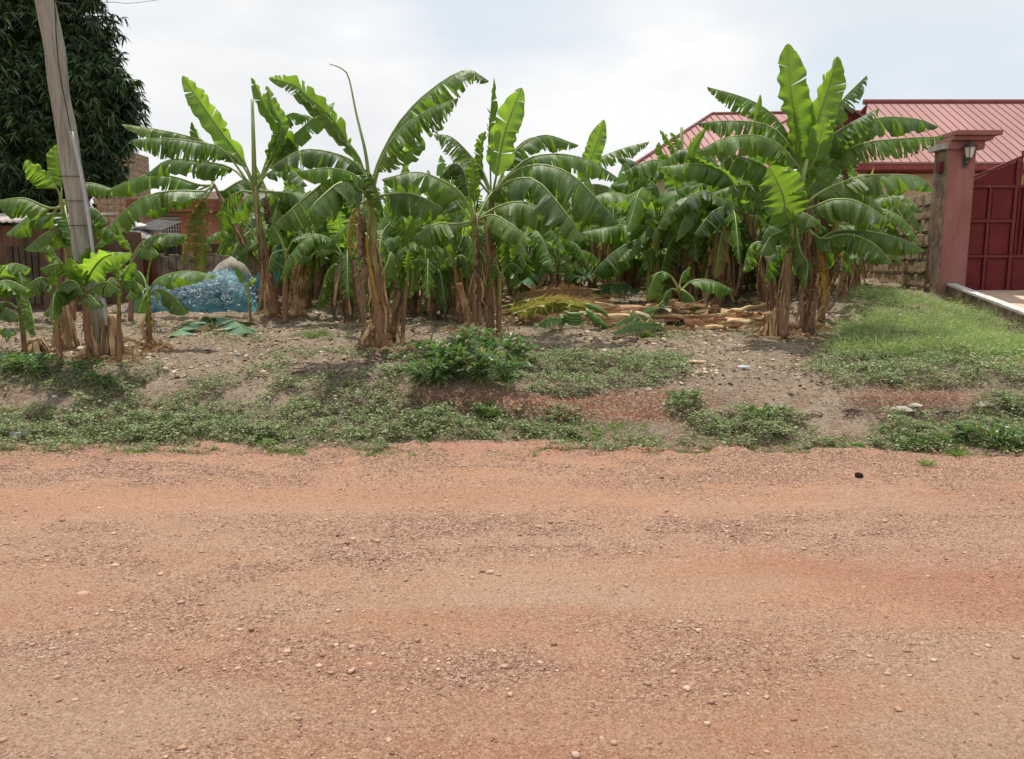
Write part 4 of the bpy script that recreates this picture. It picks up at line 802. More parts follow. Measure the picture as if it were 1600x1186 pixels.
# ------------------------------------------------------------------ back rows: five kinds copied
def generic(seed):
    rng = random.Random(seed); hgt = rng.uniform(1.0, 1.45)
    t = thing('banana_plant', (0, 0, 0), '', 'banana plant', 'banana plants in the back rows'); lean = rng.uniform(-.2, .2)
    o, C, rr = stem(t, [Vector((0, 0, 0)), Vector((lean*.5, 0, hgt*.5)), Vector((lean, 0, hgt))], [.085, .07, .055], rng, rng.choice(['stem_green', 'stem_brown', 'stem_brown'])); top = C[-1]
    for i in range(12):
        a = i*2.4+rng.uniform(-.3, .3); d = Vector((math.cos(a), math.sin(a), 0)); up = .95 if i < 2 else rng.uniform(-.3, .9) if i < 9 else -.9; ln = rng.uniform(1.1, 1.7) if i < 9 else rng.uniform(.6, .9)
        if i < 2: q = [top, top+d*.12+Vector((0, 0, .4)), top+d*.3+Vector((0, 0, .9)), top+d*.5+Vector((0, 0, 1.4))]
        else: q = [top-Vector((0, 0, .1)), top+d*.3+Vector((0, 0, .2+.3*up)), top+d*ln*.5+Vector((0, 0, .25+.35*up)), top+d*ln*.8+Vector((0, 0, .5*up-.15)), top+d*ln+Vector((0, 0, .4*up-.55))]
        if i >= 9: q = [top-Vector((0, 0, .15)), top+d*.25, top+d*ln*.7-Vector((0, 0, .25)), top+d*ln-Vector((0, 0, .85))]
        blade(q, rng.uniform(.20, .29), 30 if i < 2 else rng.uniform(40, 72), 0, rng.uniform(.15, .9), .2, rng, None, .016, .8).build('leaf', MATSET['y' if i == 0 else rng.choice('gggmmo') if i > 8 else rng.choice('ggm')], t, True, 'leafdata')
    for i in range(4):
        a = rng.uniform(0, 6.28); d = Vector((math.cos(a), math.sin(a), 0)); q = [top-Vector((0, 0, .1)), top+d*.2, top+d*.28-Vector((0, 0, .6)), top+d*.2-Vector((0, 0, 1.2))]
        blade(q, .09, 78, 0, .8, .2, rng, None, .01, .5).build('dry_leaf', MATSET['d'], t, True, 'leafdata')
    m = MB()
    for i in range(10):
        a = rng.uniform(0, 6.28); d = Vector((math.cos(a), math.sin(a), 0)); z = rng.uniform(.5, 1.3); ribbon(m, [d*(.13+.03*s)+Vector((rng.uniform(-.02, .02), 0, z-z*.15*s)) for s in range(6)], rng.uniform(.015, .035), rng)
    m.build('dry_sheath', 'dry_straw', t, True); t['tall'] = hgt+1.35; return t
GEN = [generic(100+i) for i in range(6)]
rg = random.Random(77); spots = []
for (px0, px1, Y0, Y1, n) in ((515, 560, 11.8, 12.4, 1), (640, 735, 11.6, 12.8, 3), (1100, 1180, 13, 13.6, 1), (1290, 1330, 12.3, 12.8, 1), (440, 900, 13.5, 17, 9), (620, 1280, 17, 24, 18), (520, 1250, 25, 31, 14), (1060, 1330, 13.6, 17, 7), (350, 560, 18, 21, 3), (800, 1000, 21, 30, 6)):
    for i in range(n): spots.append((px0+(px1-px0)*(i+rg.uniform(.1, .9))/n, rg.uniform(Y0, Y1)))
for i, (px, Y) in enumerate(spots):
    src = GEN[i % 6]; x = (px-800)/F*Y/cp
    if i < 6: t = src; kids = []
    else:
        t = src.copy(); col.objects.link(t)
        for ch in src.children: c = ch.copy(); col.objects.link(c); c.parent = t
    t.location = (x, Y, Hs(x, Y)-.03); s = rg.uniform(.72, .98) if Y < 17 else rg.uniform(.8, 1.2)
    top_py = float(np.interp(px, [250, 440, 700, 850, 960, 1080, 1130, 1330], [290, 245, 235, 255, 255, 250, 205, 215])+(55 if Y < 13 else 0)); room = CAM.z+(HOR-top_py)/F*Y-Hs(x, Y)
    s = min(s, room/(src.get('tall', 3.3)))
    t.scale = (s, s, s); t.rotation_euler = (0, 0, rg.uniform(0, 6.28))
    zone = 0 if Y < 15 else 1 if Y < 19 else 2 if Y < 24.5 else 3; same = sorted(q for q in spots if (0 if q[1] < 15 else 1 if q[1] < 19 else 2 if q[1] < 24.5 else 3) == zone)
    tag(t, '%s banana plant from the left in the %s of the shaded back rows' % (ordn(same.index((px, Y))), ('nearest', 'second', 'third', 'farthest')[zone]), 'banana plant', 'banana plants in the back rows')
# low suckers in the back rows
sk_ = []
rg2 = random.Random(9)
def sucker(seed):
    rng = random.Random(seed); t = thing('banana_sucker', (0, 0, 0), '', 'banana sucker', ''); o, C, rr = stem(t, [Vector((0, 0, 0)), Vector((.02, 0, .3)), Vector((.03, 0, .55))], [.05, .04, .03], rng, 'stem_green'); top = C[-1]
    for i in range(6):
        a = i*2.4; d = Vector((math.cos(a), math.sin(a), 0)); ln = rng.uniform(.5, .8); q = [top, top+d*.1+Vector((0, 0, .25)), top+d*ln*.6+Vector((0, 0, .35)), top+d*ln+Vector((0, 0, rng.uniform(-.1, .3)))]
        blade(q, rng.uniform(.10, .15), 45, 0, .15, .2, rng, None, .009, .6).build('leaf', MATSET[rng.choice('gmm')], t, True, 'leafdata')
    return t
SU = [sucker(200+i) for i in range(3)]
ss = sorted((rg2.uniform(470, 1330), rg2.uniform(13.2, 26)) for i in range(110)); ss = [(a, b_ if not 780 < a < 1010 else max(b_, 20)) for a, b_ in ss]
for i in range(110):
    px, Y = ss[i]; x = (px-800)/F*Y/cp
    if i < 3: t = SU[i]
    else:
        t = SU[i % 3].copy(); col.objects.link(t)
        for ch in SU[i % 3].children: c = ch.copy(); col.objects.link(c); c.parent = t
    t.location = (x, Y, Hs(x, Y)-.02); s = rg2.uniform(1.0, 2.3); t.scale = (s, s, s); t.rotation_euler = (0, 0, rg2.uniform(0, 6.28))
    tag(t, '%s low green sucker from the left among the back row stems' % ordn(i), 'banana sucker', 'suckers between the back rows')
# far mass of greenery behind the plot
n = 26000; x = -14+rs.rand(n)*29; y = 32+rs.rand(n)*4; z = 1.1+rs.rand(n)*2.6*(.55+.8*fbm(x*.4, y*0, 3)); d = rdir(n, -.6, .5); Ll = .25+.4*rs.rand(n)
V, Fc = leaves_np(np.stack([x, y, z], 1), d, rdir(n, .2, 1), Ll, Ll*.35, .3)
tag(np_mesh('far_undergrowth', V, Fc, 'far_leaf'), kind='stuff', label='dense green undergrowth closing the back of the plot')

# ------------------------------------------------------------------ mango tree
def mango():
    Y = 18.0; base = Vector((P(40, 400, Y).x, Y, 0)); base.z = Hs(base.x, Y)-.05
    t = thing('mango_tree', base, 'huge dark mango tree with drooping leaves filling the upper left corner', 'tree')
    m = MB(); rng = random.Random(3); top = P(50, 120, Y)
    m.tube(cr([base, base+Vector((.1, 0, 1.4)), top], 10), [.45-.028*i for i in range(10)], 12, True, .06, rng)
    lobes = [(60, 40, 108, 0), (115, 165, 92, -.3), (20, 190, 120, -.5), (90, -80, 84, 0), (142, 226, 56, -.4), (70, 262, 78, -.2), (-60, 90, 140, .3), (-50, 250, 120, .2), (20, -120, 130, .2), (168, 140, 44, -.2), (150, 178, 60, .2), (128, 60, 36, .2), (-10, 300, 70, .3), (100, 110, 85, .4), (165, 275, 26, 0)]
    for cx, cy, r, dy in lobes:
        c = P(cx, cy, Y+dy); m.tube(cr([base+Vector((.1, 0, 1.6)), base.lerp(c, .6)+Vector((0, 0, .3)), c], 7), [.16-.02*i for i in range(7)], 6)
    m.build('trunk', 'trunk_bark', t, True)
    Ps = []; k = Y/F
    for cx, cy, r, dy in lobes:
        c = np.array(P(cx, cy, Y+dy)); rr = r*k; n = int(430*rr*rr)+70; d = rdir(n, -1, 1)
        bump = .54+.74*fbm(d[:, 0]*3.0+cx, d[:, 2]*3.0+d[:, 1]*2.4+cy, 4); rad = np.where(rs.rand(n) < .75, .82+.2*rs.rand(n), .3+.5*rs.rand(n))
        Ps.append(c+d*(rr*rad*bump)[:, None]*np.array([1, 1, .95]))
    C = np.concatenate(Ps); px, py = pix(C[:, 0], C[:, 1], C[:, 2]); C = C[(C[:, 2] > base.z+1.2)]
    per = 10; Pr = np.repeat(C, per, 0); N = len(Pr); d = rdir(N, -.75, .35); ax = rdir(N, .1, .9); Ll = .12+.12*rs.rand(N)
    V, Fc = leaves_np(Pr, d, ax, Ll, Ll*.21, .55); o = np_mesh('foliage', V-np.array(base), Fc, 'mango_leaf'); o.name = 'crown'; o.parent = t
mango()

# ------------------------------------------------------------------ leaning pole, conduit, wire
def pole():
    b0 = G(160, 560); Y = b0.y+.12; base = P(162, 556, Y); base.z = Hs(base.x, Y)-.1
    t = thing('utility_pole', base, 'crooked grey wooden pole leaning left in front of the mango tree', 'pole'); rng = random.Random(4); k = Y/F
    pp = [(162, 566), (153, 500), (140, 440), (130, 390), (124, 330), (113, 270), (103, 200), (92, 140), (86, 80), (76, 30), (70, 0), (52, -90), (38, -180)]; rw = [19, 18.5, 18, 17.5, 17, 17, 16.5, 15.5, 16.5, 15.5, 15.5, 15, 14]
    pts = [base]+[P(x, y, Y) for x, y in pp[1:]]; C = cr(pts, 60); rr = []
    for i in range(60): f = i/59*(len(rw)-1); q = min(int(f), len(rw)-2); rr.append(.88*(rw[q]+(rw[q+1]-rw[q])*(f-q))*k*(1+.012*math.sin(i*.9)))
    m = MB(); m.tube(C, rr, 20, True, .012, rng); m.build('shaft', 'pole_wood', t, True)
    m = MB(); m.tube(cr([P(x, y, Y-.12) for x, y in ((166, 508), (158, 460), (147, 405), (138, 340), (126, 270), (112, 206))], 24), .017, 8); m.build('conduit', 'conduit', t, True)
    m = MB(); m.tube(cr([P(x, y, Y-.16) for x, y in ((112, 210), (103, 165), (93, 110), (88, 60), (86, 10), (78, -60))], 30), .006, 6)
    m.build('cable', 'cable', t, True)
    for py, cx, hw in ((276, 112, 18), (314, 121, 18), (352, 126, 18)):
        m = MB(); c = P(cx, py, Y); rr_ = hw*k*1.03
        m.tube([c+Vector((rr_*math.cos(a), rr_*math.sin(a), .01*math.sin(a))) for a in [i*math.pi/8 for i in range(17)]], .004, 5); m.build('strap', 'cable', t, True)
    m = MB(); a = P(-20, 6, Y+1); q = cr([P(45, -30, Y), P(100, 6, 16), P(170, 3, 20), P(245, 0, 30), P(420, -30, 50)], 24); m.tube(q, .008, 5)
    o = m.build('overhead_wire', 'cable'); recentre(o); tag(o, 'thin black wire crossing the top left sky from the pole', 'wire')
pole()

# ------------------------------------------------------------------ net bag of bottles
def bag():
    Y = G(320, 488).y+.55; c = P(322, 470, Y); zb = Hs(c.x, Y)-.03; base = Vector((c.x, Y, zb)); t = thing('net_bag', base, 'big teal net bag bulging with clear plastic bottles at the left', 'net bag'); k = Y/F
    prof = [(228, 8), (236, 26), (255, 40), (285, 50), (315, 56), (345, 61), (370, 63), (390, 58), (405, 46), (414, 28), (420, 8)]
    def top(px): return np.interp(px, [a for a, _ in prof], [b_ for _, b_ in prof])*k
    n = 2600; px = 236+rs.rand(n)*178; fy = rs.rand(n)*2-1; hh = top(px)*np.sqrt(np.maximum(0, 1-fy**2))*.93; zz = zb+hh*(1-.35*rs.rand(n)**2)
    m = MB(); rng = random.Random(8)
    for i in range(n):
        p = Vector(((px[i]-800)*k/cp, Y+fy[i]*.55, zz[i])); d = Vector((rng.uniform(-1, 1), rng.uniform(-1, 1), rng.uniform(-.7, .7))).normalized(); L_ = rng.uniform(.07, .13); r = rng.uniform(.014, .024)
        m.tube([p, p+d*L_*.7, p+d*L_*.85, p+d*L_], [r, r, r*.4, r*.4], 6)
    o = m.build('bottles', 'bottle_mix', t, False); o['kind'] = 'stuff'
    m = MB(); rows = []; NX, NY = 44, 14
    for i in range(NX+1):
        pxi = 228+(422-228)*i/NX; row = []
        for j in range(NY+1):
            a = math.pi*j/NY; fy_ = math.cos(a); h = float(top(pxi))*math.sin(a)**.8*1.03
            nz = .05*(rng.random()-.5); low = 1-min(1, h/(.38+.12*math.sin(i*.5))); left = float(sst(330, 410, pxi))
            row.append(m.vert(((pxi-800)*k/cp, Y-fy_*.62+nz*.5, zb+h+nz*.4), (min(1, max(.20, low)+.28*left), 0, 0)))
        rows.append(row)
    for i in range(NX):
        for j in range(NY): m.face(rows[i][j], rows[i+1][j], rows[i+1][j+1], rows[i][j+1])
    m.build('net', 'net_teal', t, True, 'netdata')
    # gathered net pulled up towards the stems at the right
    m = MB(); q = [P(385, 470, Y-.1), P(408, 440, Y-.1), P(430, 405, Y), P(438, 382, Y+.1)]; w = [.34, .30, .16, .03]; pr = None
    for i, p in enumerate(q):
        r = [m.vert(p+Vector((w[i]*(j/4-.5)*1.4, .08*math.sin(j*2+i), -w[i]*(j/4)*.8)), (.75, 0, 0)) for j in range(5)]
        if pr:
            for j in range(4): m.face(pr[j], r[j], r[j+1], pr[j+1])
        pr = r
    m.build('net_neck', 'net_teal', t, True, 'netdata')
    # grey sack behind
    m = MB(); p = P(362, 418, Y+.9); V = []
    st = stone_mesh(91); 
    for v in st.v: m.vert((p.x+v[0]*.45, p.y+v[1]*.3, p.z-.28+v[2]*.42))
    m.f = st.f; m.m = st.m; o = m.build('sack', 'cement', None, True); recentre(o); tag(o, 'pale grey full sack behind the net bag', 'sack')
bag()

# ------------------------------------------------------------------ left background buildings
def quad_box(m, px0, py0, px1, py1, Y, d):   # box whose front face spans the pixel rectangle at depth Y
    a = P(px0, py1, Y); b_ = P(px1, py0, Y); m.box(a.x, Y, a.z, b_.x, Y+d, b_.z)
def left_buildings():
    Y = 24.0; a = P(222, 440, Y); b_ = P(420, 303, Y); zb = Hs(a.x, Y)-.1; t = thing('house', ((a.x+b_.x)/2, Y, zb), 'low orange plastered house with a flat fascia and barred window', 'house')
    m = MB(); s0 = P(225, 333, Y).z; m.box(a.x, Y, zb, b_.x, Y+6, s0); o = m.build('wall', 'pink_plaster', t)
    m = MB(); c1 = P(292, 440, Y).x; m.box(c1, Y-.25, zb, b_.x+.2, Y-.003, s0-.004); m.build('wall', 'orange_plaster', t)
    m = MB(); m.box(P(218, 380, Y).x, Y-.7, s0+.003, b_.x+.5, Y+6.2, P(225, 311, Y-.7).z); m.build('roof_slab', 'orange_fascia', t)
    m = MB(); m.box(P(262, 380, Y).x, Y+.5, P(0, 311, Y-.7).z+.003, b_.x+.9, Y+5, P(0, 303, Y).z+.12); m.build('roof_sheet', 'white_sheet', t)
    # window
    x0, x1 = P(254, 380, Y).x, P(287, 380, Y).x; z0, z1 = P(0, 364, Y).z, P(0, 343, Y).z
    m = MB(); f = .06
    m.box(x0-f, Y-.06, z0-f, x1+f, Y-.004, z0); m.box(x0-f, Y-.06, z1, x1+f, Y-.004, z1+f); m.box(x0-f, Y-.06, z0, x0, Y-.004, z1); m.box(x1, Y-.06, z0, x1+f, Y-.004, z1); w = m.build('window', 'white_paint', t)
    m = MB(); m.box(x0, Y-.02, z0, x1, Y-.006, z1); m.build('pane', 'window_dark', w)
    m = MB()
    for i in range(1, 8): x = x0+(x1-x0)*i/8; m.box(x-.012, Y-.10, z0, x+.012, Y-.075, z1)
    for i in range(1, 4): z = z0+(z1-z0)*i/4; m.box(x0-f, Y-.075+.002, z-.012, x1+f, Y-.055, z+.012)
    m.build('window_bars', 'white_paint', w)
    # yard wall
    Y = 17.0; x0, x1 = P(238, 380, Y).x, P(545, 380, Y).x; zb = .7; zt = P(0, 398, Y).z; rng = random.Random(2); m = MB(); n = 26
    for i in range(n):
        xa = x0+(x1-x0)*i/n; xb = x0+(x1-x0)*(i+1)/n; m.box(xa, Y+rng.uniform(0, .01), zb, xb-.01, Y+.2, zt+rng.uniform(-.04, .03)-.10*(i > 12))
    m2 = MB()
    for i in range(n): xa = x0+(x1-x0)*i/n; xb = x0+(x1-x0)*(i+1)/n; 
    o = m.build('yard_wall', 'yard_wall', None, False, None, .01); recentre(o); tag(o, 'weathered grey block wall behind the net bag', 'wall')
    # second wall further back, higher
    Y = 20.0; m = MB(); x0, x1 = P(300, 380, Y).x, P(640, 380, Y).x
    for i in range(16): xa = x0+(x1-x0)*i/16; xb = x0+(x1-x0)*(i+1)/16; m.box(xa, Y+rng.uniform(0, .02), .8, xb, Y+.2, P(0, 383, Y).z+rng.uniform(-.05, .05))
    o = m.build('boundary_wall', 'shed_wall', None, False, None, .01); recentre(o); tag(o, 'brown boundary wall rising behind the grey yard wall', 'wall')
    # rusty door sheets
    Y = 16.8; m = MB(); a = P(214, 446, Y); b_ = P(236, 392, Y)
    nx = 14
    for i in range(nx): xa = a.x+(b_.x-a.x)*i/nx; m.box(xa, Y+(.012 if i % 2 else 0), a.z-.15, xa+(b_.x-a.x)/nx, Y+.03, b_.z)
    m.box(a.x-.06, Y-.03, a.z-.15, a.x-.003, Y+.05, b_.z+.05); m.box(b_.x+.003, Y-.03, a.z-.15, b_.x+.07, Y+.05, b_.z+.05); m.box(a.x-.06, Y-.03, b_.z+.052, b_.x+.07, Y+.05, b_.z+.12)
    o = m.build('metal_door', 'rust_door'); recentre(o); tag(o, 'rusty red corrugated metal door in the yard wall', 'door')
    # shed at the far left
    Y = 13.6; zb = .75; t = thing('shed', (P(40, 380, Y).x, Y, zb), 'dark brown mud walled shed under pale metal sheets at the left edge', 'shed')
    m = MB(); x0 = P(-140, 380, Y).x; x1 = P(112, 380, Y).x; zt = P(0, 352, Y).z
    for i in range(14):
        xa = x0+(x1-x0)*i/14; xb = x0+(x1-x0)*(i+1)/14-.004; m.box(xa, Y+rng.uniform(0, .015), zb, xb, Y+2.6, zt+rng.uniform(-.02, .03))
    m.build('wall', 'shed_wall', t, False, None, .01)
    m = MB(); xr0 = P(-150, 380, Y).x; xr1 = P(62, 380, Y).x; n = 40
    for i in range(n):
        xa = xr0+(xr1-xr0)*i/n; xb = xr0+(xr1-xr0)*(i+1)/n; u = .015 if i % 2 else 0
        m.hexa([(xa, Y-.25, zt+.03+u), (xb, Y-.25, zt+.03+u), (xb, Y+2.8, zt+.35+u), (xa, Y+2.8, zt+.35+u), (xa, Y-.25, zt+.055+u), (xb, Y-.25, zt+.055+u), (xb, Y+2.8, zt+.375+u), (xa, Y+2.8, zt+.375+u)])
    m.build('roof', 'white_sheet', t)
    m = MB(); a = P(20, 470, Y); b_ = P(60, 385, Y); 
    for i in range(5): m.box(a.x+(b_.x-a.x)*i/5+.01, Y-.05, a.z-.05, a.x+(b_.x-a.x)*(i+1)/5-.01, Y-.02, b_.z)
    m.box(a.x, Y-.02, a.z+.2, b_.x, Y-.004, a.z+.28); m.box(a.x, Y-.02, b_.z-.2, b_.x, Y-.004, b_.z-.12); m.build('door', 'trunk_bark', t)
    # brown compound wall, perforated block on it
    Y = 16.4; m = MB(); x0 = P(96, 380, Y).x; x1 = P(212, 380, Y).x; zt = P(0, 372, Y).z
    for i in range(10): xa = x0+(x1-x0)*i/10; xb = x0+(x1-x0)*(i+1)/10-.003; m.box(xa, Y+rng.uniform(0, .02), .8, xb, Y+.2, zt+rng.uniform(-.03, .03))
    o = m.build('compound_wall', 'shed_wall', None, False, None, .01); recentre(o); tag(o, 'brown compound wall between the shed and the rusty door', 'wall')
    # lean-to with ragged sheets
    Y = 18.2; t = thing('lean_to', (P(225, 380, Y).x, Y, .9), 'ragged lean-to of bent pale and dark metal sheets beside the barred window', 'shelter')
    m = MB()
    pts = [[(196, 362), (212, 346), (232, 352), (240, 362)], [(200, 375), (214, 368), (226, 372), (238, 374)]]
    A = [P(x, y, Y+.3) for x, y in pts[0]]; B = [P(x, y, Y-.5) for x, y in pts[1]]
    for i in range(3): m.hexa([B[i]-Vector((0, 0, .02)), B[i+1]-Vector((0, 0, .02)), A[i+1]-Vector((0, 0, .02)), A[i]-Vector((0, 0, .02)), B[i], B[i+1], A[i+1], A[i]])
    m.build('pale_sheet', 'white_sheet', t)
    m = MB(); n = 16
    for i in range(n):
        f = i/n; xa = P(212+44*f, 350, Y).x; xb = P(212+44*(i+1)/n, 350, Y).x; zt = P(0, 346+3*f, Y+.6).z; zl = P(0, 360+3*f, Y).z; u = .02*(i % 2)
        m.hexa([(xa, Y-.2, zl+u), (xb, Y-.2, zl+u), (xb, Y+1, zt+u+.03), (xa, Y+1, zt+u+.03), (xa, Y-.2, zl+u+.02), (xb, Y-.2, zl+u+.02), (xb, Y+1, zt+u+.05), (xa, Y+1, zt+u+.05)])
    m.build('dark_sheet', 'dark_sheet', t)
    for px in (206, 232, 252):
        m = MB(); x = P(px, 380, Y).x; m.tube([(x, Y+.1, .9), (x+.02, Y+.1, P(0, 365, Y).z)], .04, 7); m.build('post', 'trunk_bark', t)
    m = MB(); m.box(P(196, 380, Y).x, Y+.9, .9, P(256, 380, Y).x, Y+1.0, P(0, 366, Y).z); m.build('back_wall', 'trunk_bark', t)
    # brick corner of a tall building behind the mango crown
    Y = 30.0; m = MB(); x0 = P(150, 380, Y).x; x1 = P(204, 380, Y).x; zt = P(0, 238, Y).z; z = 1.0; r = 0
    while z < zt:
        n = 5
        for i in range(n): xa = x0+(x1-x0)*(i+(.5 if r % 2 else 0)*.0)/n; m.box(xa+.01, Y+rng.uniform(0, .02), z+.01, xa+(x1-x0)/n-.01, Y+2, z+.21)
        z += .22; r += 1
    m.box(x0+.03, Y+.04, 1, x1-.03, Y+1.95, zt-.05)
    o = m.build('block_tower', 'block'); recentre(o); tag(o, 'corner of a tall bare block building showing behind the mango tree', 'building')
left_buildings()

# ------------------------------------------------------------------ right side: pillar, wall, gate, house
YP = 13.3; XL = P(1467, 440, YP).x; XR = P(1509, 440, YP).x; ZB = P(1480, 462, YP).z
def pillar():
    t = thing('gate_pillar', ((XL+XR)/2, YP, ZB), 'pink painted gate pillar with a stepped cap and lantern', 'pillar'); zt = P(0, 232, YP).z; D_ = .42
    m = MB(); m.box(XL, YP, ZB-.3, XR, YP+D_, zt); m.build('shaft', 'pillar_paint', t, False, None, .006)
    rng = random.Random(1); m = MB(); n = 12; k = 5; z0, z1 = ZB-.3, zt   # rough unpainted left face
    V = [[m.vert((XL-.012-rng.uniform(0, .02), YP+.012+(D_-.024)*j/k, z0+(z1-z0)*i/n)) for j in range(k+1)] for i in range(n+1)]
    for i in range(n):
        for j in range(k): m.face(V[i][j], V[i+1][j], V[i+1][j+1], V[i][j+1])
    for i in range(n+1):
        pass
    # close the sides
    for j, yy in ((0, YP+.004), (k, YP+D_-.004)):
        W_ = [m.vert((XL-.001, yy, z0+(z1-z0)*i/n)) for i in range(n+1)]
        for i in range(n): m.face(W_[i], V[i][j], V[i+1][j], W_[i+1])
    m.build('bare_face', 'pillar_bare', t, False)
    for (ov, pa, pb, of) in ((.10, 221, 233.5, .06), (.18, 214, 220.6, .14), (.28, 206.5, 213.6, .22)):
        m = MB(); za, zb = P(0, pb, YP).z, P(0, pa, YP).z; m.box(XL-.01, YP-of, za, XR+ov, YP+D_+.02, zb); m.build('cap_step', 'pillar_paint', t, False, None, .006)
    m = MB(); za = P(0, 232.5, YP).z; zb = P(0, 223, YP).z; m.box(XL-.10, YP-.02, za, XL-.012, YP+D_+.05, zb); m.build('cement_ledge', 'cement', t)
    # small dark box on the side
    m = MB(); za, zb = P(0, 268, YP).z, P(0, 252, YP).z; m.box(XL-.09, YP+.08, za, XL-.025, YP+.2, zb); m.build('switch_box', 'gate_red', t)
    # lantern
    cx = P(1497, 380, YP).x; L0 = thing('wall_lantern', (cx, YP-.10, P(0, 262, YP).z), 'black wall lantern with pale glass high on the pink pillar', 'lantern'); yy = YP-.13
    def zz(p): return P(0, p, YP).z
    m = MB(); m.tube([(cx, yy, zz(231)), (cx, yy, zz(228)), (cx, yy, zz(223)), (cx, yy, zz(221))], [.125, .07, .022, .006], 6); m.tube([(cx, yy, zz(232)), (cx, yy, zz(231))], [.115, .13], 6); m.build('cap', 'lantern_black', L0)
    m = MB(); m.tube([(cx, yy, zz(248)), (cx, yy, zz(232.2))], [.055, .092], 6); m.build('glass', 'lantern_glass', L0)
    m = MB()
    for i in range(6): a = i*math.pi/3; m.tube([(cx+.058*math.cos(a+math.pi/2*0), yy+.058*math.sin(a), zz(248.2)), (cx+.097*math.cos(a), yy+.097*math.sin(a), zz(232))], .007, 5)
    m.tube([(cx, yy, zz(252)), (cx, yy, zz(248.2))], [.03, .06], 6); m.tube([(cx, yy, zz(256)), (cx, yy, zz(252))], [.012, .02], 6); m.build('cage', 'lantern_black', L0)
    m = MB(); m.tube(cr([(cx, yy, zz(255)), (cx, yy+.04, zz(259)), (cx, yy+.10, zz(256)), (cx, YP-.004, zz(253))], 8), .012, 6); m.box(cx-.03, YP-.018, zz(262), cx+.03, YP-.002, zz(244)); m.build('bracket', 'lantern_black', L0)
pillar()
def block_wall():
    rng = random.Random(6); m = MB(); mm = MB(); dX = .213; Y0 = YP+.30; X0 = XL-.015; Lw = 7.4; u = Vector((dX, 1, 0)).normalized(); nrm = Vector((-u.y, u.x, 0)); z0 = 1.0; ch = .235; bl = .46
    for r in range(8):
        s = -(.23 if r % 2 else 0)
        while s < Lw:
            a = max(s, 0)+.012; e = min(s+bl, Lw)-.012; s += bl
            if e-a < .06: continue
            zt0 = z0+r*ch
            if r == 7 and (rng.random() < .55 or a > 3.5): continue
            if r == 6 and a > 5.5 and rng.random() < .4: continue
            o = rng.uniform(-.012, .014); p0 = Vector((X0, Y0, 0))+u*a; p1 = Vector((X0, Y0, 0))+u*e; h = ch-.022
            f = [p0+nrm*(.0+o), p1+nrm*(.0+o+rng.uniform(-.004, .004)), p1-nrm*.15, p0-nrm*.15]; m.hexa([Vector((q.x, q.y, zt0+.010)) for q in f]+[Vector((q.x, q.y, zt0+h+rng.uniform(-.006, .004))) for q in f])
            # mortar squeezed out in the bed joint
    for r in range(1, 8):
        for i in range(34):
            a = Lw*i/34; e = Lw*(i+1)/34-.002; o = rng.uniform(-.004, .022); p0 = Vector((X0, Y0, 0))+u*a; p1 = Vector((X0, Y0, 0))+u*e; f = [p0+nrm*o, p1+nrm*(o+rng.uniform(-.006, .006)), p1-nrm*.13, p0-nrm*.13]; z = z0+r*ch-.014+rng.uniform(-.004, .004)
            if r == 7 and i > 14: continue
            mm.hexa([Vector((q.x, q.y, z)) for q in f]+[Vector((q.x, q.y, z+.022)) for q in f])
    p0 = Vector((X0, Y0, 0)); p1 = p0+u*Lw; f = [p0-nrm*.03, p1-nrm*.03, p1-nrm*.12, p0-nrm*.12]; mm.hexa([Vector((q.x, q.y, .7)) for q in f]+[Vector((q.x, q.y, z0+7*ch-.03)) for q in f])
    t = thing('block_wall', (X0, Y0, z0), 'rough brown block boundary wall running back from the pink pillar', 'wall')
    m.build('block_course', 'block', t, False, None, .012); mm.build('mortar', 'mortar', t)
block_wall()
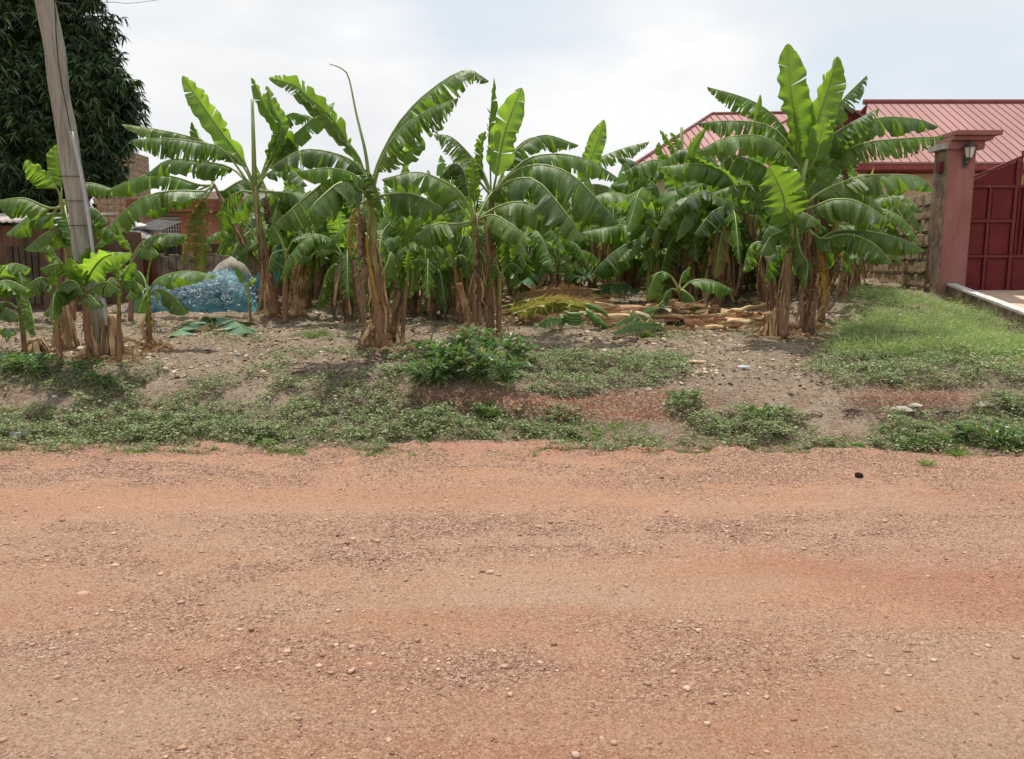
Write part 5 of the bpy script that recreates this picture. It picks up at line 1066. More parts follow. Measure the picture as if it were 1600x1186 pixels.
def gate():
    Yg_ = YP+.22; k = Yg_/F; x0 = XR+.02; t = thing('metal_gate', (x0+1.3, Yg_, ZB), 'dark red sheet metal gate with square panels and upright bars', 'gate')
    def zz(p): return P(0, p, Yg_).z
    def xx(p): return P(p, 350, Yg_).x
    zb = zz(460); xa, xm, xb, xc = x0, xx(1542), xx(1582), xx(1640)
    m = MB(); m.box(xa+.01, Yg_+.018, zb+.01, xb+2.4, Yg_+.024, zz(292)); m.build('shade_backing', 'gate_red', t)  # added sheet: closes panel gaps, stands in for the shaded interior behind the bars
    fr = MB(); f = .028
    for x in (xa+f, xb): fr.box(x-f, Yg_-.03, zb, x+f, Yg_+.03, zz(282 if x < xb-.1 else 250))
    fr.box(xm-f*.7, Yg_-.028, zb, xm+f*.7, Yg_+.028, zz(292))
    for p in (458, 400.5, 345, 291): fr.box(xa+2*f+.002, Yg_-.026, zz(p)-f, xm-f*.7-.002, Yg_+.026, zz(p)+f*.8); fr.box(xm+f*.7+.002, Yg_-.026, zz(p)-f, xb-f-.002, Yg_+.026, zz(p)+f*.8)
    # sloping top rail
    A = (xa, zz(284)); B = (xb+.7, zz(284)+(xb+.7-xa)/(xb-xa)*(zz(250)-zz(284)))
    fr.hexa([(A[0], Yg_-.034, A[1]), (B[0], Yg_-.034, B[1]), (B[0], Yg_+.034, B[1]), (A[0], Yg_+.034, A[1]), (A[0], Yg_-.034, A[1]+.05), (B[0], Yg_-.034, B[1]+.05), (B[0], Yg_+.034, B[1]+.05), (A[0], Yg_+.034, A[1]+.05)])
    for p in (400.5, 291): fr.box(xb+f+.002, Yg_-.026, zz(p)-f, xb+2.4, Yg_+.026, zz(p)+f*.8)
    fr.box(xb+f+.002, Yg_-.026, zb, xb+2.4, Yg_+.026, zb+.05); fr.box(xb+2.4, Yg_-.03, zb, xb+2.46, Yg_+.03, zz(190)); fr.box(xb+f+.002, Yg_-.02, zz(272), xb+2.4, Yg_+.02, zz(267)); fr.box(xb+f+.9, Yg_-.029, zb, xb+f+.96, Yg_+.029, zz(401.5))
    fr.build('frame', 'gate_frame', t, False, None, .004)
    def panel(xl, xr, zl, zh, raise_=.012):
        m = MB(); y = Yg_+.004; m.box(xl, y, zl, xr, y+.012, zh); g = .035; m.box(xl+g, y-raise_, zl+g, xr-g, y-.001, zh-g); m.build('panel', 'gate_red', t, False, None, .006)
    for p0, p1 in ((344, 292), (399.5, 346), (457, 401.5)):
        panel(xa+2*f+.003, xm-f*.7-.003, zz(p0)-.01, zz(p1)-.03); panel(xm+f*.7+.003, xb-f-.003, zz(p0)-.01, zz(p1)-.03)
    m = MB(); y = Yg_+.004; m.hexa([(xa+2*f, y, zz(289)), (xb-f, y, zz(289)), (xb-f, y+.014, zz(289)), (xa+2*f, y+.014, zz(289)), (xa+2*f, y, A[1]+.01), (xb-f, y, zz(250)-.03), (xb-f, y+.014, zz(250)-.03), (xa+2*f, y+.014, A[1]+.01)]); m.build('panel', 'gate_red', t)
    panel(xb+f+.003, xb+f+.895, zb+.055, zz(402)-.02); panel(xb+f+.965, xb+2.39, zb+.055, zz(402)-.02)
    m = MB(); x = xb+f+.04
    while x < xb+2.38:
        zt = A[1]+(x-xa)/(xb-xa)*(zz(250)-zz(284)); m.box(x-.012, Yg_-.012, zz(400)+.0, x+.012, Yg_+.012, min(zt+.12, zz(205))); m2 = zt; x += .075
    m.build('bars', 'gate_red', t, False)
    # post beyond and infill wall
    m = MB(); m.box(xb+2.48, YP, ZB-.3, xb+2.9, YP+.42, zz(235)); m.box(xb+2.42, YP-.1, zz(235)+.001, xb+3.0, YP+.5, zz(225)); o = m.build('gate_pillar', 'pillar_paint', None, False, None, .006); recentre(o); tag(o, 'second pink gate pillar at the far end of the red gate', 'pillar')
gate()
def kerb():
    m = MB(); ms = MB(); xk = XL+.12; n = 26
    pts = []
    rng = random.Random(12)
    for i in range(n+1):
        Y = YP-.02-(4.4)*i/n; z = np.interp(Y, [8.8, 11.0, YP], [.62, .90, 1.31]); pts.append((xk+.02*math.sin(i*.7)*0, Y, float(z)))
    for i in range(n):
        a, b_ = pts[i], pts[i+1]; w = .16
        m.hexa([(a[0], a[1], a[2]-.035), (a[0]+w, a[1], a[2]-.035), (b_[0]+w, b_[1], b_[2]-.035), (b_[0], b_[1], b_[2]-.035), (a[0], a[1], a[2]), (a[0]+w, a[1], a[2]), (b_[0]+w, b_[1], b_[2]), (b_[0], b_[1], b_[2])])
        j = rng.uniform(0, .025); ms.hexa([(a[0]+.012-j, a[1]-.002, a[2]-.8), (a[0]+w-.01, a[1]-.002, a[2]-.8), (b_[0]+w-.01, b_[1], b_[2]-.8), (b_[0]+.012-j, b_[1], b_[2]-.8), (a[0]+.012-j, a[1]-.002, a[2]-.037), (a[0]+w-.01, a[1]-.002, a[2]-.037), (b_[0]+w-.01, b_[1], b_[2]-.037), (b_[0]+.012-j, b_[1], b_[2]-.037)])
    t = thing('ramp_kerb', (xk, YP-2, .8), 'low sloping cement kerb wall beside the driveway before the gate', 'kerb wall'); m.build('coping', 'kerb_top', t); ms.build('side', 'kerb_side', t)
    m = MB(); nX, nY = 30, 30; rows = []
    for i in range(nY+1):
        Y = YP+1.2-(5.6)*i/nY; z = float(np.interp(Y, [8.8, 11.0, YP, YP+2], [.52, .80, 1.18, 1.2])); rows.append([m.vert((xk+.15+6*j/nX, Y, z+.008*math.sin(j*3.1+i*1.7))) for j in range(nX+1)])
    for i in range(nY):
        for j in range(nX): m.face(rows[i][j], rows[i][j+1], rows[i+1][j+1], rows[i+1][j])
    tag(m.build('driveway', 'driveway', None, True), kind='structure', label='pale brown concrete driveway ramp')
kerb()
def house():
    Ye, Yr = 18.2, 21.3; ze = P(0, 253, Ye).z; zr = P(0, 161, Yr).z; zb = 1.1
    xl = P(1335, 380, Ye).x; xR = 24.0
    t = thing('house', (12, Ye+1, zb), 'long yellow house under a faded pink metal roof behind the gate', 'house')
    m = MB(); m.box(xl+.5, Ye+.7, zb, xR, Ye+9, ze-.02); m.build('wall', 'yellow_paint', t)
    m = MB(); m.box(xl, Ye+.02, ze-.16, xR+.3, Ye+.06, ze-.01); m.build('fascia', 'fascia_red', t)
    m = MB(); m.box(xl+.06, Ye+.07, ze-.14, xR, Ye+.69, ze-.10); m.build('soffit', 'fascia_red', t)
    m = MB(); m.box(P(1372, 380, Ye+.7).x-.6, Ye+.66, P(0, 262.5, Ye).z-.05, P(1372, 380, Ye+.7).x+4, Ye+.698, ze-.145); m.build('wall_band', 'fascia_red', t)
    xrl = P(1342, 380, Yr).x
    def slope(A, B, C, D_, th=.04):  # eave L, eave R, ridge R, ridge L
        m = MB(); dn = Vector((0, 0, th)); m.hexa([A-dn, B-dn, C-dn, D_-dn, A, B, C, D_]); return m
    A, B, C, D_ = Vector((xl, Ye, ze)), Vector((xR+.4, Ye, ze)), Vector((xR+.4, Yr, zr)), Vector((xrl, Yr, zr)); r = slope(A, B, C, D_).build('roof', 'roof_metal', t)
    m = MB(); n = 60; sl = (zr-ze)/(Yr-Ye)
    # raised seams run up the slope, slanting slightly as in a hip end
    x = xl-.1
    while x < xR:
        xt = x; y0, y1 = Ye, Yr; z0, z1 = ze+.002, zr+.002
        if x < xrl: f = max(0, min(1, (x-xl)/(xrl-xl))); y1 = Ye+(Yr-Ye)*f; z1 = ze+(zr-ze)*f+.002
        if y1-y0 > .2 and x > xl: m.hexa([(x-.007, y0, z0), (x+.007, y0, z0), (x+.007, y1, z1), (x-.007, y1, z1), (x-.004, y0, z0+.016), (x+.004, y0, z0+.016), (x+.004, y1, z1+.016), (x-.004, y1, z1+.016)])
        x += .21
    m.build('roof_seam', 'roof_seam', r)
    m = MB(); m.tube([(xrl-.1, Yr+.02, zr+.03), (xR+.4, Yr+.02, zr+.03)], .07, 8); m.build('ridge_cap', 'roof_seam', r)
    m = slope(Vector((xrl, Yr+6, ze)), Vector((xR, Yr+6, ze)), Vector((xR, Yr+.04, zr)), Vector((xrl, Yr+.04, zr))).build('roof', 'roof_metal', t)
    # small gable
    Yq = 20.0; ap = P(1300, 150, Yq); lf = P(1245, 178, Yq); rf = P(1368, 190, Yq); bk = Vector((0, 3.0, 0)); th = Vector((0, 0, .06))
    m = MB(); m.hexa([lf-th, ap-th, ap+bk-th, lf+bk-th, lf, ap, ap+bk, lf+bk]); m.hexa([ap-th+Vector((.002, 0, 0)), rf-th, rf+bk-th, ap+bk-th+Vector((.002, 0, 0)), ap+Vector((.002, 0, 0)), rf, rf+bk, ap+bk+Vector((.002, 0, 0))]); m.build('gable_roof', 'roof_seam', t)
    m = MB(); y = Vector((0, .25, 0)); a = m.vert(lf+y-th); b_ = m.vert(rf+y-th); c = m.vert(ap+y-th*1.2); d = m.vert(lf+y-th-Vector((0, 0, .8))); e = m.vert(rf+y-th-Vector((0, 0, .8))); m.face(a, b_, c); m.face(a, d, e, b_); m.build('gable_face', 'gable_dark', t)
    # left wing of the roof
    Yw0, Yw1 = 21.0, 26.0; e0 = P(985, 262, Yw0); e1 = P(1340, 262, Yw0); r0 = P(1112, 179, Yw1); r1 = P(1345, 176, Yw1); r = slope(e0, e1, r1, r0).build('roof', 'roof_metal', t)
    m = MB(); N = 26
    for i in range(1, N):
        f = i/N; x = e0.x+(e1.x-e0.x)*f
        g_ = 1.0 if x >= r0.x else (x-e0.x)/(r0.x-e0.x); p0 = Vector((x, Yw0, e0.z)); p1 = Vector((x, Yw0+(Yw1-Yw0)*g_, e0.z+(r0.z-e0.z)*g_))
        if g_ > .05: m.hexa([p0+Vector((-.016, 0, .002)), p0+Vector((.016, 0, .002)), p1+Vector((.016, 0, .002)), p1+Vector((-.016, 0, .002)), p0+Vector((-.01, 0, .035)), p0+Vector((.01, 0, .035)), p1+Vector((.01, 0, .035)), p1+Vector((-.01, 0, .035))])
    m.build('roof_seam', 'roof_seam', r)
    m = MB(); m.tube([r0+Vector((0, 0, .02)), r1+Vector((0, 0, .02))], .06, 6); m.tube([e0+Vector((0, 0, .02)), r0+Vector((0, 0, .02))], .05, 6); m.build('ridge_cap', 'roof_seam', r)
    m = MB(); m.box(e0.x+.8, Yw0+.6, zb, e1.x, Yw0+5, e0.z-.05); m.build('wall', 'yellow_paint', t)
house()

# ------------------------------------------------------------------ fallen banana heap
def fallen():
    rng = random.Random(21)
    def gp(px, py, dz=0): p = G(px, py); return Vector((p.x, p.y, Hs(p.x, p.y)+dz))
    Yl = G(1040, 510).y
    logs = [([(1068, 500), (1115, 506), (1178, 517)], 0, .075, 'log_pale', 'fallen pale banana stem nearest the road, pointing at the right clump'), ([(1126, 492), (1165, 494), (1206, 500)], .15, .085, 'log_pale', 'short fallen banana stem touching the cut stumps of the right clump'),
            ([(928, 485), (1020, 490), (1125, 489)], .30, .11, 'log_red', 'long reddish fallen banana stem running right from the fruit bunch'), ([(935, 503), (1000, 502), (1062, 500)], .05, .05, 'log_red', 'thin reddish fallen stem lowest in the heap beside the fruit bunch'),
            ([(1130, 490), (1170, 481), (1208, 474)], -.05, .032, 'log_pale', 'pale dry stalk propped up across the fallen stems'), ([(1070, 503), (1100, 497), (1133, 490)], .05, .03, 'rib_green', 'yellow green cut stalk crossing the fallen stems'),
            ([(1010, 482), (1060, 484), (1110, 482)], .45, .06, 'log_pale', 'pale fallen stem at the back of the heap'),
            ([(905, 492), (990, 495), (1085, 495)], .10, .04, 'log_pale', 'long thin pale stalk along the front of the reddish fallen stem'), ([(985, 490), (1080, 496), (1190, 500)], .02, .035, 'log_pale', 'long thin pale stalk running under the small sucker to the right clump'), ([(1085, 512), (1130, 515), (1195, 524)], -.12, .035, 'log_pale', 'thin pale stalk lying nearest the road before the right clump')]
    for i, (pp, dy, r, mt_, lab) in enumerate(logs):
        Q = [P(x, y, Yl+dy) for x, y in pp]
        for q_ in Q: q_.z = max(q_.z, Hs(q_.x, q_.y)+r*.8)
        t = thing('fallen_stem', Q[1], lab, 'fallen banana stem', 'fallen banana stems'); m = MB(); C = cr(Q, 16)
        C = [v+Vector((0, rng.uniform(-.01, .01), .012*math.sin(kk*1.3+i))) for kk, v in enumerate(C)]; m.tube(C, [r*(1.1-.45*k/15) for k in range(16)], 14, True, .05, rng); m.build('stem', mt_, t, True, 'stemdata'); m = MB()
        for k in range(18 if r > .04 else 1):
            j = rng.randint(0, 10); a = rng.uniform(.3, 2.6); off = Vector((0, -math.sin(a)*r*1.08, math.cos(a)*r*1.08)); ns = rng.randint(3, 5); q = [C[j+s_]+off*(1+.30*s_*rng.random()) for s_ in range(ns)]; ribbon(m, q, rng.uniform(.02, .045), rng, .05)
        m.build('dry_sheath', rng.choice(['log_pale', 'log_red']), t, True)
    # cut leaves lying about
    L_ = [('o', 22, 18, 0, .8, [(800, 512), (850, 503), (930, 492)], .06, 'long yellowed torn leaf lying left of the fruit bunch'), ('f', 26, 25, 0, .5, [(820, 470), (860, 462), (920, 472)], .25, 'striped cut leaf raised on the debris heap'),
          ('f', 22, 35, 0, .3, [(880, 468), (840, 466), (815, 486)], .3, 'dark folded cut leaf on top of the debris heap'), ('f', 22, 20, 0, .5, [(1060, 500), (1010, 515), (955, 530)], .05, 'grey green cut leaf lying in front of the fallen stems'),
          ('f', 16, 20, 0, .3, [(1040, 520), (990, 528), (958, 536)], .03, 'flattened pale leaf nearest the road by the fallen stems'), ('f', 18, 20, 0, .4, [(920, 476), (960, 470), (1000, 474)], .08, 'green cut leaf behind the fruit bunch'),
          ('f', 14, 15, 0, .2, [(835, 522), (860, 517), (890, 513)], .03, 'pale green leaf scrap underside up before the heap'), ('f', 30, 25, 0, .3, [(300, 512), (330, 507), (365, 512), (385, 527)], .05, 'large cut green leaf lying on the soil below the net bag'),
          ('f', 24, 20, 0, .3, [(262, 533), (310, 512), (352, 508)], .04, 'long cut leaf lying under the larger one below the net bag'), ('o', 14, 20, 0, .9, [(780, 500), (840, 490), (900, 484)], .10, 'yellow ragged leaf strip on the debris heap'),
          ('o', 22, 15, 0, .95, [(930, 505), (860, 500), (790, 508)], .07, 'long yellow brown wilted leaf combed into strips before the debris heap'), ('f', 30, 40, 0, .6, [(812, 478), (850, 452), (905, 462), (925, 478)], .2, 'big pale ribbed leaf arching over the back of the debris heap'),
          ('d', 22, 20, 0, .9, [(940, 478), (870, 482), (800, 490)], .12, 'brown wilted leaf under the ribbed green one'), ('d', 20, 20, 0, .9, [(1120, 500), (1060, 512), (1000, 506)], .08, 'brown dead leaf draped on the nearest fallen stem'), ('w', 14, 30, 0, .6, [(798, 462), (815, 447), (836, 452)], .3, 'small orange yellow leaf at the left top of the debris heap'),
          ('o', 20, 30, 0, .8, [(1000, 476), (1060, 470), (1115, 474)], .15, 'yellow green wilted leaf behind the fallen stems'),
          ('m', 20, 30, 0, .2, [(1090, 442), (1120, 436), (1150, 445)], .2, 'green cut leaf behind the small sucker')]
    for mt, w, fold, roll, fray, pp, dz, lab in L_:
        q = []
        for i, (x, y) in enumerate(pp): p = gp(x, y, dz+(.05 if 0 < i < len(pp)-1 else 0)); q.append(p)
        k = q[0].y/F; heap = 770 < pp[0][0] < 1130; hw = w*k*(1.15 if heap else 1.5)
        if heap: q = [v+Vector((0, 0, hw*.55)) for v in q]; roll = 52
        o = blade(q, hw, fold+(12 if heap else 0), roll, fray, .08, rng, None, .012).build('cut_leaf', MATSET[mt], None, True, 'leafdata'); recentre(o); tag(o, lab, 'cut leaf', 'cut leaves on the ground')
    # debris heap of dead leaves and shreds (uncountable)
    m = MB()
    for i in range(420):
        px = rng.uniform(785, 950) if i < 350 else rng.uniform(950, 1200); py = rng.uniform(465, 510) if px < 960 else rng.uniform(505, 522); p = gp(px, py, rng.uniform(.0, .16 if px < 950 else .03)); a = rng.gauss(0, .55)+(math.pi if rng.random() < .5 else 0); d = Vector((math.cos(a), math.sin(a)*.8, 0)); ln = rng.uniform(.08, .45)
        ribbon(m, [p, p+d*ln*.33+Vector((0, 0, rng.uniform(0, .05))), p+d*ln*.66+Vector((0, 0, rng.uniform(0, .05))), p+d*ln], rng.uniform(.008, .03), rng, .25)
    for i in range(620):   # around clump feet and the back
        cx, cy, sx, sy = rng.choice([(600, 545, 45, 8), (750, 522, 50, 8), (1230, 525, 60, 9), (160, 560, 60, 12), (235, 545, 30, 8), (440, 495, 50, 8), (1190, 475, 40, 6), (800, 440, 110, 8), (1060, 470, 40, 6), (1260, 515, 40, 8)])
        p = gp(cx+rng.gauss(0, sx*.5), cy+rng.gauss(0, sy*.5), rng.uniform(0, .04)); a = rng.uniform(0, 6.28); d = Vector((math.cos(a), math.sin(a), 0)); ln = rng.uniform(.06, .28)
        ribbon(m, [p, p+d*ln*.5+Vector((0, 0, rng.uniform(0, .06))), p+d*ln], rng.uniform(.006, .022), rng, .3)
    o = m.build('leaf_debris', 'debris_mix', None, True); tag(o, 'tangle of dry banana leaf shreds around the fallen stems', None, None, 'stuff')
    # far pale debris
    m = MB()
    for i in range(420):
        px = rng.uniform(790, 1010) if i < 300 else rng.uniform(520, 620); py = rng.uniform(424, 446) if i < 300 else rng.uniform(438, 462); p = gp(px, py, rng.uniform(0, .35)); a = rng.uniform(0, 6.28); d = Vector((math.cos(a), math.sin(a), rng.uniform(-.3, .3))); ln = rng.uniform(.1, .5)
        ribbon(m, [p, p+d*ln*.5+Vector((0, 0, rng.uniform(0, .06))), p+d*ln], rng.uniform(.02, .05), rng, .3)
    o = m.build('leaf_debris', 'debris_mix', None, True); tag(o, 'heaps of dead leaves under the back rows', None, None, 'stuff')
    # green fruit bunch
    c = gp(912, 514, .02); t = thing('banana_bunch', c, 'bunch of green plantains lying on the ground by the fallen stems', 'banana bunch'); k = c.y/F
    m = MB(); m.tube(cr([c+Vector((.22, .1, .16)), c+Vector((.0, .08, .17)), c+Vector((-.22, .05, .12)), c+Vector((-.34, .02, .16))], 8), .022, 7); m.build('stalk', 'rib_green', t, True)
    for hnd in range(3):
        m = MB()
        for j in range((4, 7, 5)[hnd]):
            if hnd == 0: p = c+Vector((-.01-.015*(j % 2), -.10+.015*j, .20-.046*j)); q = [p, p+Vector((-.08, -.03, -.012)), p+Vector((-.19-.02*(j % 3), -.03, -.008+.004*j)), p+Vector((-.28-.025*(j % 3), .0, .045))]
            elif hnd == 1: a = .5-j*.30; p = c+Vector((.02+.028*j, -.09, .27-.022*j)); q = [p, p+Vector((.035, -.045, -.05)), p+Vector((.05+.012*j, -.05, -.13)), p+Vector((.045+.02*j, -.02, -.20))]
            else: p = c+Vector((.0+.04*j, -.02, .30-.02*j)); q = [p, p+Vector((.05, -.02, .02)), p+Vector((.13, -.03, -.02)), p+Vector((.19, -.03, -.09))]
            m.tube(cr([v+Vector((rng.uniform(-.008, .008), 0, rng.uniform(-.006, .006))) for v in q], 10), [.010, .020, .028, .030, .031, .030, .028, .022, .012, .007], 7, True, .03, rng)
        m.build('hand', 'banana_skin', t, True)
    # stumps, litter items
    for i, (px, py, hh, r, lab) in enumerate(((1200, 525, .34, .05, 'short split banana stump left of the right clump'), (1212, 528, .42, .04, 'taller split stump touching the front banana stem'), (55, 552, .20, .08, 'cut brown banana stump in the weeds at the far left'), (104, 545, .7, .055, 'dry shaggy dead stem just left of the pole'), (176, 556, .5, .05, 'shredded dead stem just right of the pole'), (580, 540, .35, .06, 'pale peeling stump at the left foot of the middle clump'), (420, 490, .75, .08, 'dry brown stump beside the leaning banana plant'))):
        p = gp(px, py, -.03); t = thing('banana_stump', p, lab, 'stump', None); m = MB(); C = cr([p, p+Vector((.02, 0, hh*.5)), p+Vector((rng.uniform(-.05, .05), 0, hh))], 10); m.tube(C, [r*(1.15-.25*q/9) for q in range(10)], 12, True, .12, rng); m.build('stem', 'dry_straw', t, True)
        m = MB()
        for j in range(16):
            a = rng.uniform(0, 6.28); d = Vector((math.cos(a), math.sin(a), 0)); h0 = rng.uniform(.4, 1.05)*hh; ribbon(m, [p+d*(r*1.1+.02*s+rng.uniform(0, .015))+Vector((0, 0, max(.0, h0-h0*.22*s))) for s in range(5)], rng.uniform(.012, .035), rng, .2)
        m.build('dry_sheath', 'dry_straw', t, True)
    # torn bag / sheath curl at middle clump
    m = MB()
    for j in range(7):
        p = gp(572+j*4, 548-j, .02); ribbon(m, [p+Vector((0, -.02*j, .0)), p+Vector((-.04, -.05, .10+.03*j)), p+Vector((.03, -.04, .2+.02*j)), p+Vector((.08, 0, .30))], .035, rng, .4)
    o = m.build('peeled_sheath', 'dry_straw', None, True); recentre(o); tag(o, 'curled pale dry sheath at the left foot of the middle clump', 'dry sheath')
fallen()
# ------------------------------------------------------------------ small litter
def bottle(px, py, s, rot, mats, label, crush=.6):
    p = G(px, py); p.z = Hs(p.x, p.y)+.02 if p.y > 6.6 else .03; t = thing('plastic_bottle', p, label, 'bottle'); rng = random.Random(int(px)); m = MB(); d = Vector((math.cos(rot), math.sin(rot), 0))
    q = [p+d*(f-.5)*s for f in (0, .04, .3, .55, .75, .85, .9)]; rr = [.018, .024, .019, .023, .020, .010, .010]; m.tube(q, rr, 12, True, .12, rng, False, crush); m.build('body', mats[0], t, True)
    m = MB(); m.tube([p+d*.405*s, p+d*.47*s], .012, 10); m.build('cap', mats[1], t)
bottle(1160, 578, .15, 2.7, ('plastic_clear', 'plastic_red'), 'crushed clear bottle with an orange cap on the bare soil at right')
bottle(33, 682, .19, .15, ('trash_grey', 'plastic_clear'), 'crushed grey plastic bottle at the left foot of the bank')
def flat_thing(px, py, rx, ry, name, mat, label, cat, th=.015):
    p = G(px, py); p.z = Hs(p.x, p.y)+.004; rng = random.Random(int(px*7)); rx *= .8; ry *= .8; m = MB(); n = 18; bt_, tp_ = [], []
    for i in range(n): a = i*6.283/n; r = 1+rng.uniform(-.14, .14); v = p+Vector((math.cos(a)*rx*r, math.sin(a)*ry*r, 0)); bt_.append(m.vert(v)); tp_.append(m.vert(v+Vector((0, 0, th+rng.uniform(0, th*.4)))))
    m.face(*bt_[::-1]); m.face(*tp_)
    for i in range(n): m.face(bt_[i], bt_[(i+1) % n], tp_[(i+1) % n], tp_[i])
    o = m.build(name, mat, None, False, None, .004); recentre(o); tag(o, label, cat)
flat_thing(1088, 567, .13, .10, 'clay_plate', 'clay', 'flat pale pink clay plate broken on the bare soil', 'plate')
flat_thing(371, 557, .045, .03, 'plastic_scrap', 'plastic_clear', 'small crumpled white plastic scrap on the soil at left', 'scrap', .02)
flat_thing(85, 622, .035, .02, 'plastic_scrap', 'plastic_clear', 'tiny white scrap among the weeds of the left bank', 'scrap', .02)
for px, py, r, lab in ((1412, 640, .085, 'pale cement lump half sunk in weeds below the right mound'), (1432, 634, .05, 'small pale cement lump right of the bigger sunken lump'), (1540, 633, .07, 'rounded pale stone in the grass at the far right of the bank'), (880, 508, .06, 'grey clod on the soil before the fruit bunch')):
    st = stone_mesh(int(px)); p = G(px, py); m = MB()
    for v in st.v: m.vert((p.x+v[0]*r*1.5, p.y+v[1]*r, p.z+v[2]*r*.5))
    m.f = st.f; m.m = st.m; o = m.build('rubble', 'cement'); recentre(o); tag(o, lab, 'rubble')
flat_thing(460, 531, .10, .04, 'paper_scrap', 'clay', 'thin pale scrap lying on the soil left of the middle clump', 'scrap', .01)
flat_thing(466, 581, .12, .05, 'paper_scrap', 'litter', 'dry curled leaf piece on the slope left of the shrubs', 'scrap', .01)
# rubbish under the shade behind the middle clump
for px, py, mat, lab in ((510, 462, 'trash_grey', 'grey rubbish lump left of the middle clump'), (527, 465, 'net_roll', 'dark green rubbish bag in the shade left of the middle clump'), (552, 470, 'plastic_clear', 'pale plastic lump in the shade left of the middle clump'), (868, 434, 'trash_grey', 'pale plastic rubbish among dead leaves far behind')):
    st = stone_mesh(int(px)); p = G(px, py); m = MB(); r = .14
    for v in st.v: m.vert((p.x+v[0]*r*1.3, p.y+v[1]*r, p.z+.05+v[2]*r*.7))
    m.f = st.f; m.m = st.m; o = m.build('rubbish_lump', mat, None, True); recentre(o); tag(o, lab, 'rubbish')
# ------------------------------------------------------------------ shrubs on the bank
def shrub(px, py, hh, n, Ll, wr, label, seed, name='weed_shrub', mat='shrub_leaf', up=(.1, .95), spread=.18):
    p = G(px, py); p.z = Hs(p.x, p.y); t = thing(name, p, label, 'shrub', 'leafy shrubs on the bank'); rng = random.Random(seed); m = MB(); Pp = []; Dd = []
    for i in range(n):
        a = rng.uniform(0, 6.28); r = spread*1.35*rng.uniform(.1, 1); top = p+Vector((math.cos(a)*r, math.sin(a)*r, hh*rng.uniform(.55, 1))); q = cr([p+Vector((rng.uniform(-.1, .1), rng.uniform(-.08, .08), -.03)), p.lerp(top, .5)+Vector((0, 0, .03)), top], 7); m.tube(q, .003, 5)
        for k, c in enumerate(q[2:]):
            for j in range(3 if k < 4 else 8): Pp.append(c); Dd.append((rng.uniform(-1, 1), rng.uniform(-1, 1), rng.uniform(*up)))
    m.build('stems', 'rib_green', t, True); D_ = np.array(Dd); D_ /= np.linalg.norm(D_, axis=1)[:, None]; N = len(Pp); nr = rdir(N, .5, 1); LL = Ll*1.25*(.5+.7*rs.rand(N)); V, Fc = leaves_np(np.array([tuple(q) for q in Pp])-np.array(p), D_, nr, LL, LL*wr*.8, .35)
    o = np_mesh('foliage', V, Fc, mat); o.parent = t
for i, a in enumerate(((655, 606, .26, 12, .11, .2, 'low spiky yellow green shrub at the left of the shrub group'), (690, 604, .36, 14, .13, .30, 'broad leaved green shrub overhanging the red scarp'), (722, 590, .48, 14, .11, .24, 'tallest shrub of the bank with reddish young tips'),
        (752, 600, .34, 16, .12, .26, 'dense dark shrub right of the tallest one'), (790, 608, .30, 12, .13, .16, 'grassy fine leaved shrub drooping over the scarp'), (805, 570, .30, 10, .11, .3, 'green shrub at the right end of the shrub group'), (672, 566, .28, 6, .10, .4, 'thin open weed behind the shrub group'), (765, 565, .34, 10, .12, .28, 'green weed behind the dense dark shrub'),
        (58, 590, .22, 14, .07, .45, 'leafy low weed under the far left banana leaves'), (18, 586, .2, 12, .07, .45, 'leafy weed cut by the left picture edge'), (125, 582, .12, 8, .05, .5, 'small weed below the slim left sucker'), (162, 606, .12, 6, .06, .5, 'single small weed on the left bank slope'),
        (670, 472, .25, 8, .08, .3, 'low weed on bare soil behind the middle clump'), (1500, 690, .16, 14, .06, .4, 'green weed clump at the right road edge'), (1570, 700, .18, 14, .06, .4, 'dark weed clump in the lower right corner of the bank'), (1190, 660, .14, 12, .05, .45, 'weed clump on the small green patch right of centre'), (760, 655, .14, 12, .06, .3, 'grassy weed at the foot of the red scarp'), (1070, 632, .12, 12, .04, .5, 'round weed patch hanging down the bank'))):
    shrub(*a, seed=50+i)
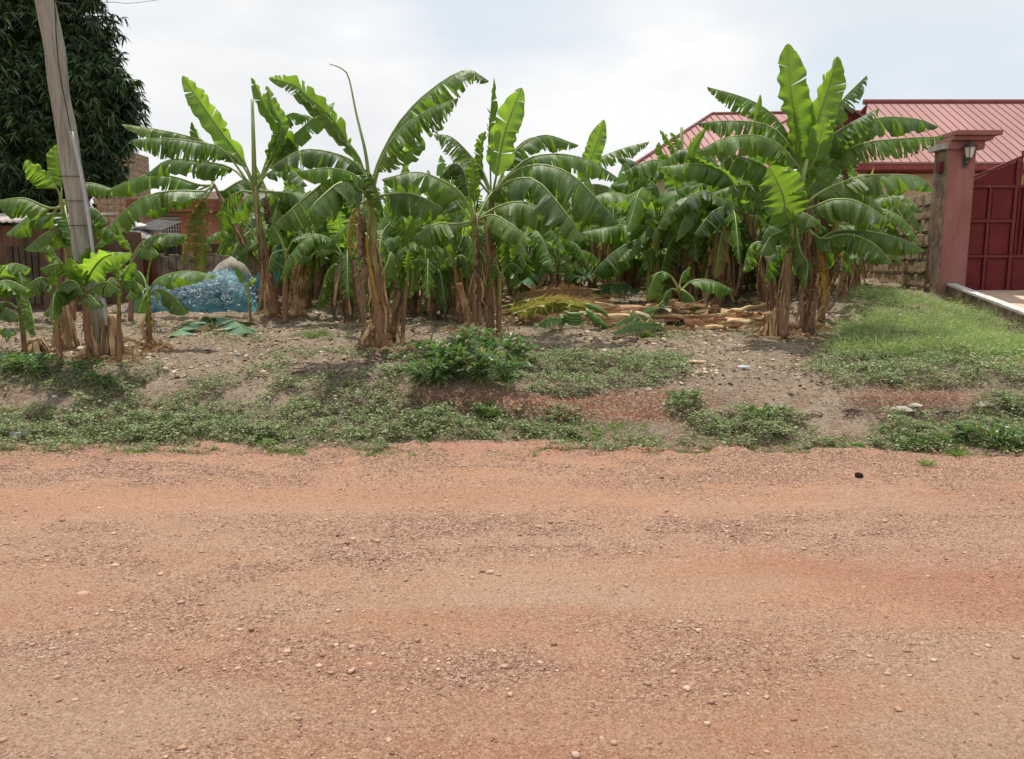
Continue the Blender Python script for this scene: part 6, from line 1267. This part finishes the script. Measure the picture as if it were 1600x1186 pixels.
def tuft(px, py, hh, n, label, seed, wid=.006):
    p = G(px, py); p.z = Hs(p.x, p.y) if p.y > 6.65 else max(.01, Hs(p.x, p.y)); k = n; a = rs.rand(k)*6.28; d = rdir(k, .35, .95); Ll = hh*(.5+.6*rs.rand(k)); V, Fc = leaves_np(np.zeros((k, 3))+(rs.rand(k, 3)-.5)*.04*np.array([1, 1, 0]), d, rdir(k, -.2, .2), Ll, np.full(k, wid), .3)
    o = np_mesh('grass_tuft', V, Fc, 'grass_blade'); o.location = p; tag(o, label, 'grass tuft', 'single grass tufts')
for i, a in enumerate(((488, 528, .16, 130, 'bright grass tuft on bare soil left of the middle clump'), (505, 524, .13, 90, 'smaller grass tuft right beside the bright one'), (1496, 716, .16, 90, 'pale spiky tuft at the right road edge'), (1448, 730, .13, 50, 'sparse tuft on the gravel at right'), (418, 696, .12, 90, 'grass tuft at the foot of the left bank'), (775, 650, .16, 150, 'grass tuft below the red scarp'),
        (1010, 527, .15, 120, 'grass tuft before the fallen stems'), (1030, 518, .14, 90, 'grass tuft touching the grey green cut leaf'), (1340, 700, .12, 90, 'low tuft on the right bank foot'), (1430, 698, .18, 160, 'thick grass tuft on the right bank foot'), (1470, 690, .18, 160, 'thick grass tuft beside the green weed clump'), (668, 490, .14, 80, 'thin tuft behind the middle clump'))):
    tuft(*a, seed=i)
# twigs
for i, (px, py, ln, a, lab) in enumerate(((1480, 652, .3, .3, 'dry twig on the right bank'), (1330, 652, .22, .2, 'broken brown frond piece on bare red soil'), (440, 575, .45, .25, 'thin stick lying on the slope left of the shrubs'), (585, 684, .25, .05, 'short twig at the road edge'), (1270, 656, .2, .3, 'small bent twig left of the frond piece'))):
    p = G(px, py); p.z = Hs(p.x, p.y)+.015; rng = random.Random(i); m = MB(); d = Vector((math.cos(a), math.sin(a), 0)); m.tube(cr([p-d*ln/2, p+Vector((0, .02, .02)), p+d*ln/2], 8), .006, 6)
    for j in range(4 if i != 1 else 16): f = rng.uniform(-.4, .4); e = Vector((rng.uniform(-.3, 1), rng.uniform(-1, 1), .2)).normalized(); m.tube([p+d*ln*f, p+d*ln*f+e*.07], .003, 4)
    o = m.build('twig', 'trunk_bark', None, True); recentre(o); tag(o, lab, 'twig')
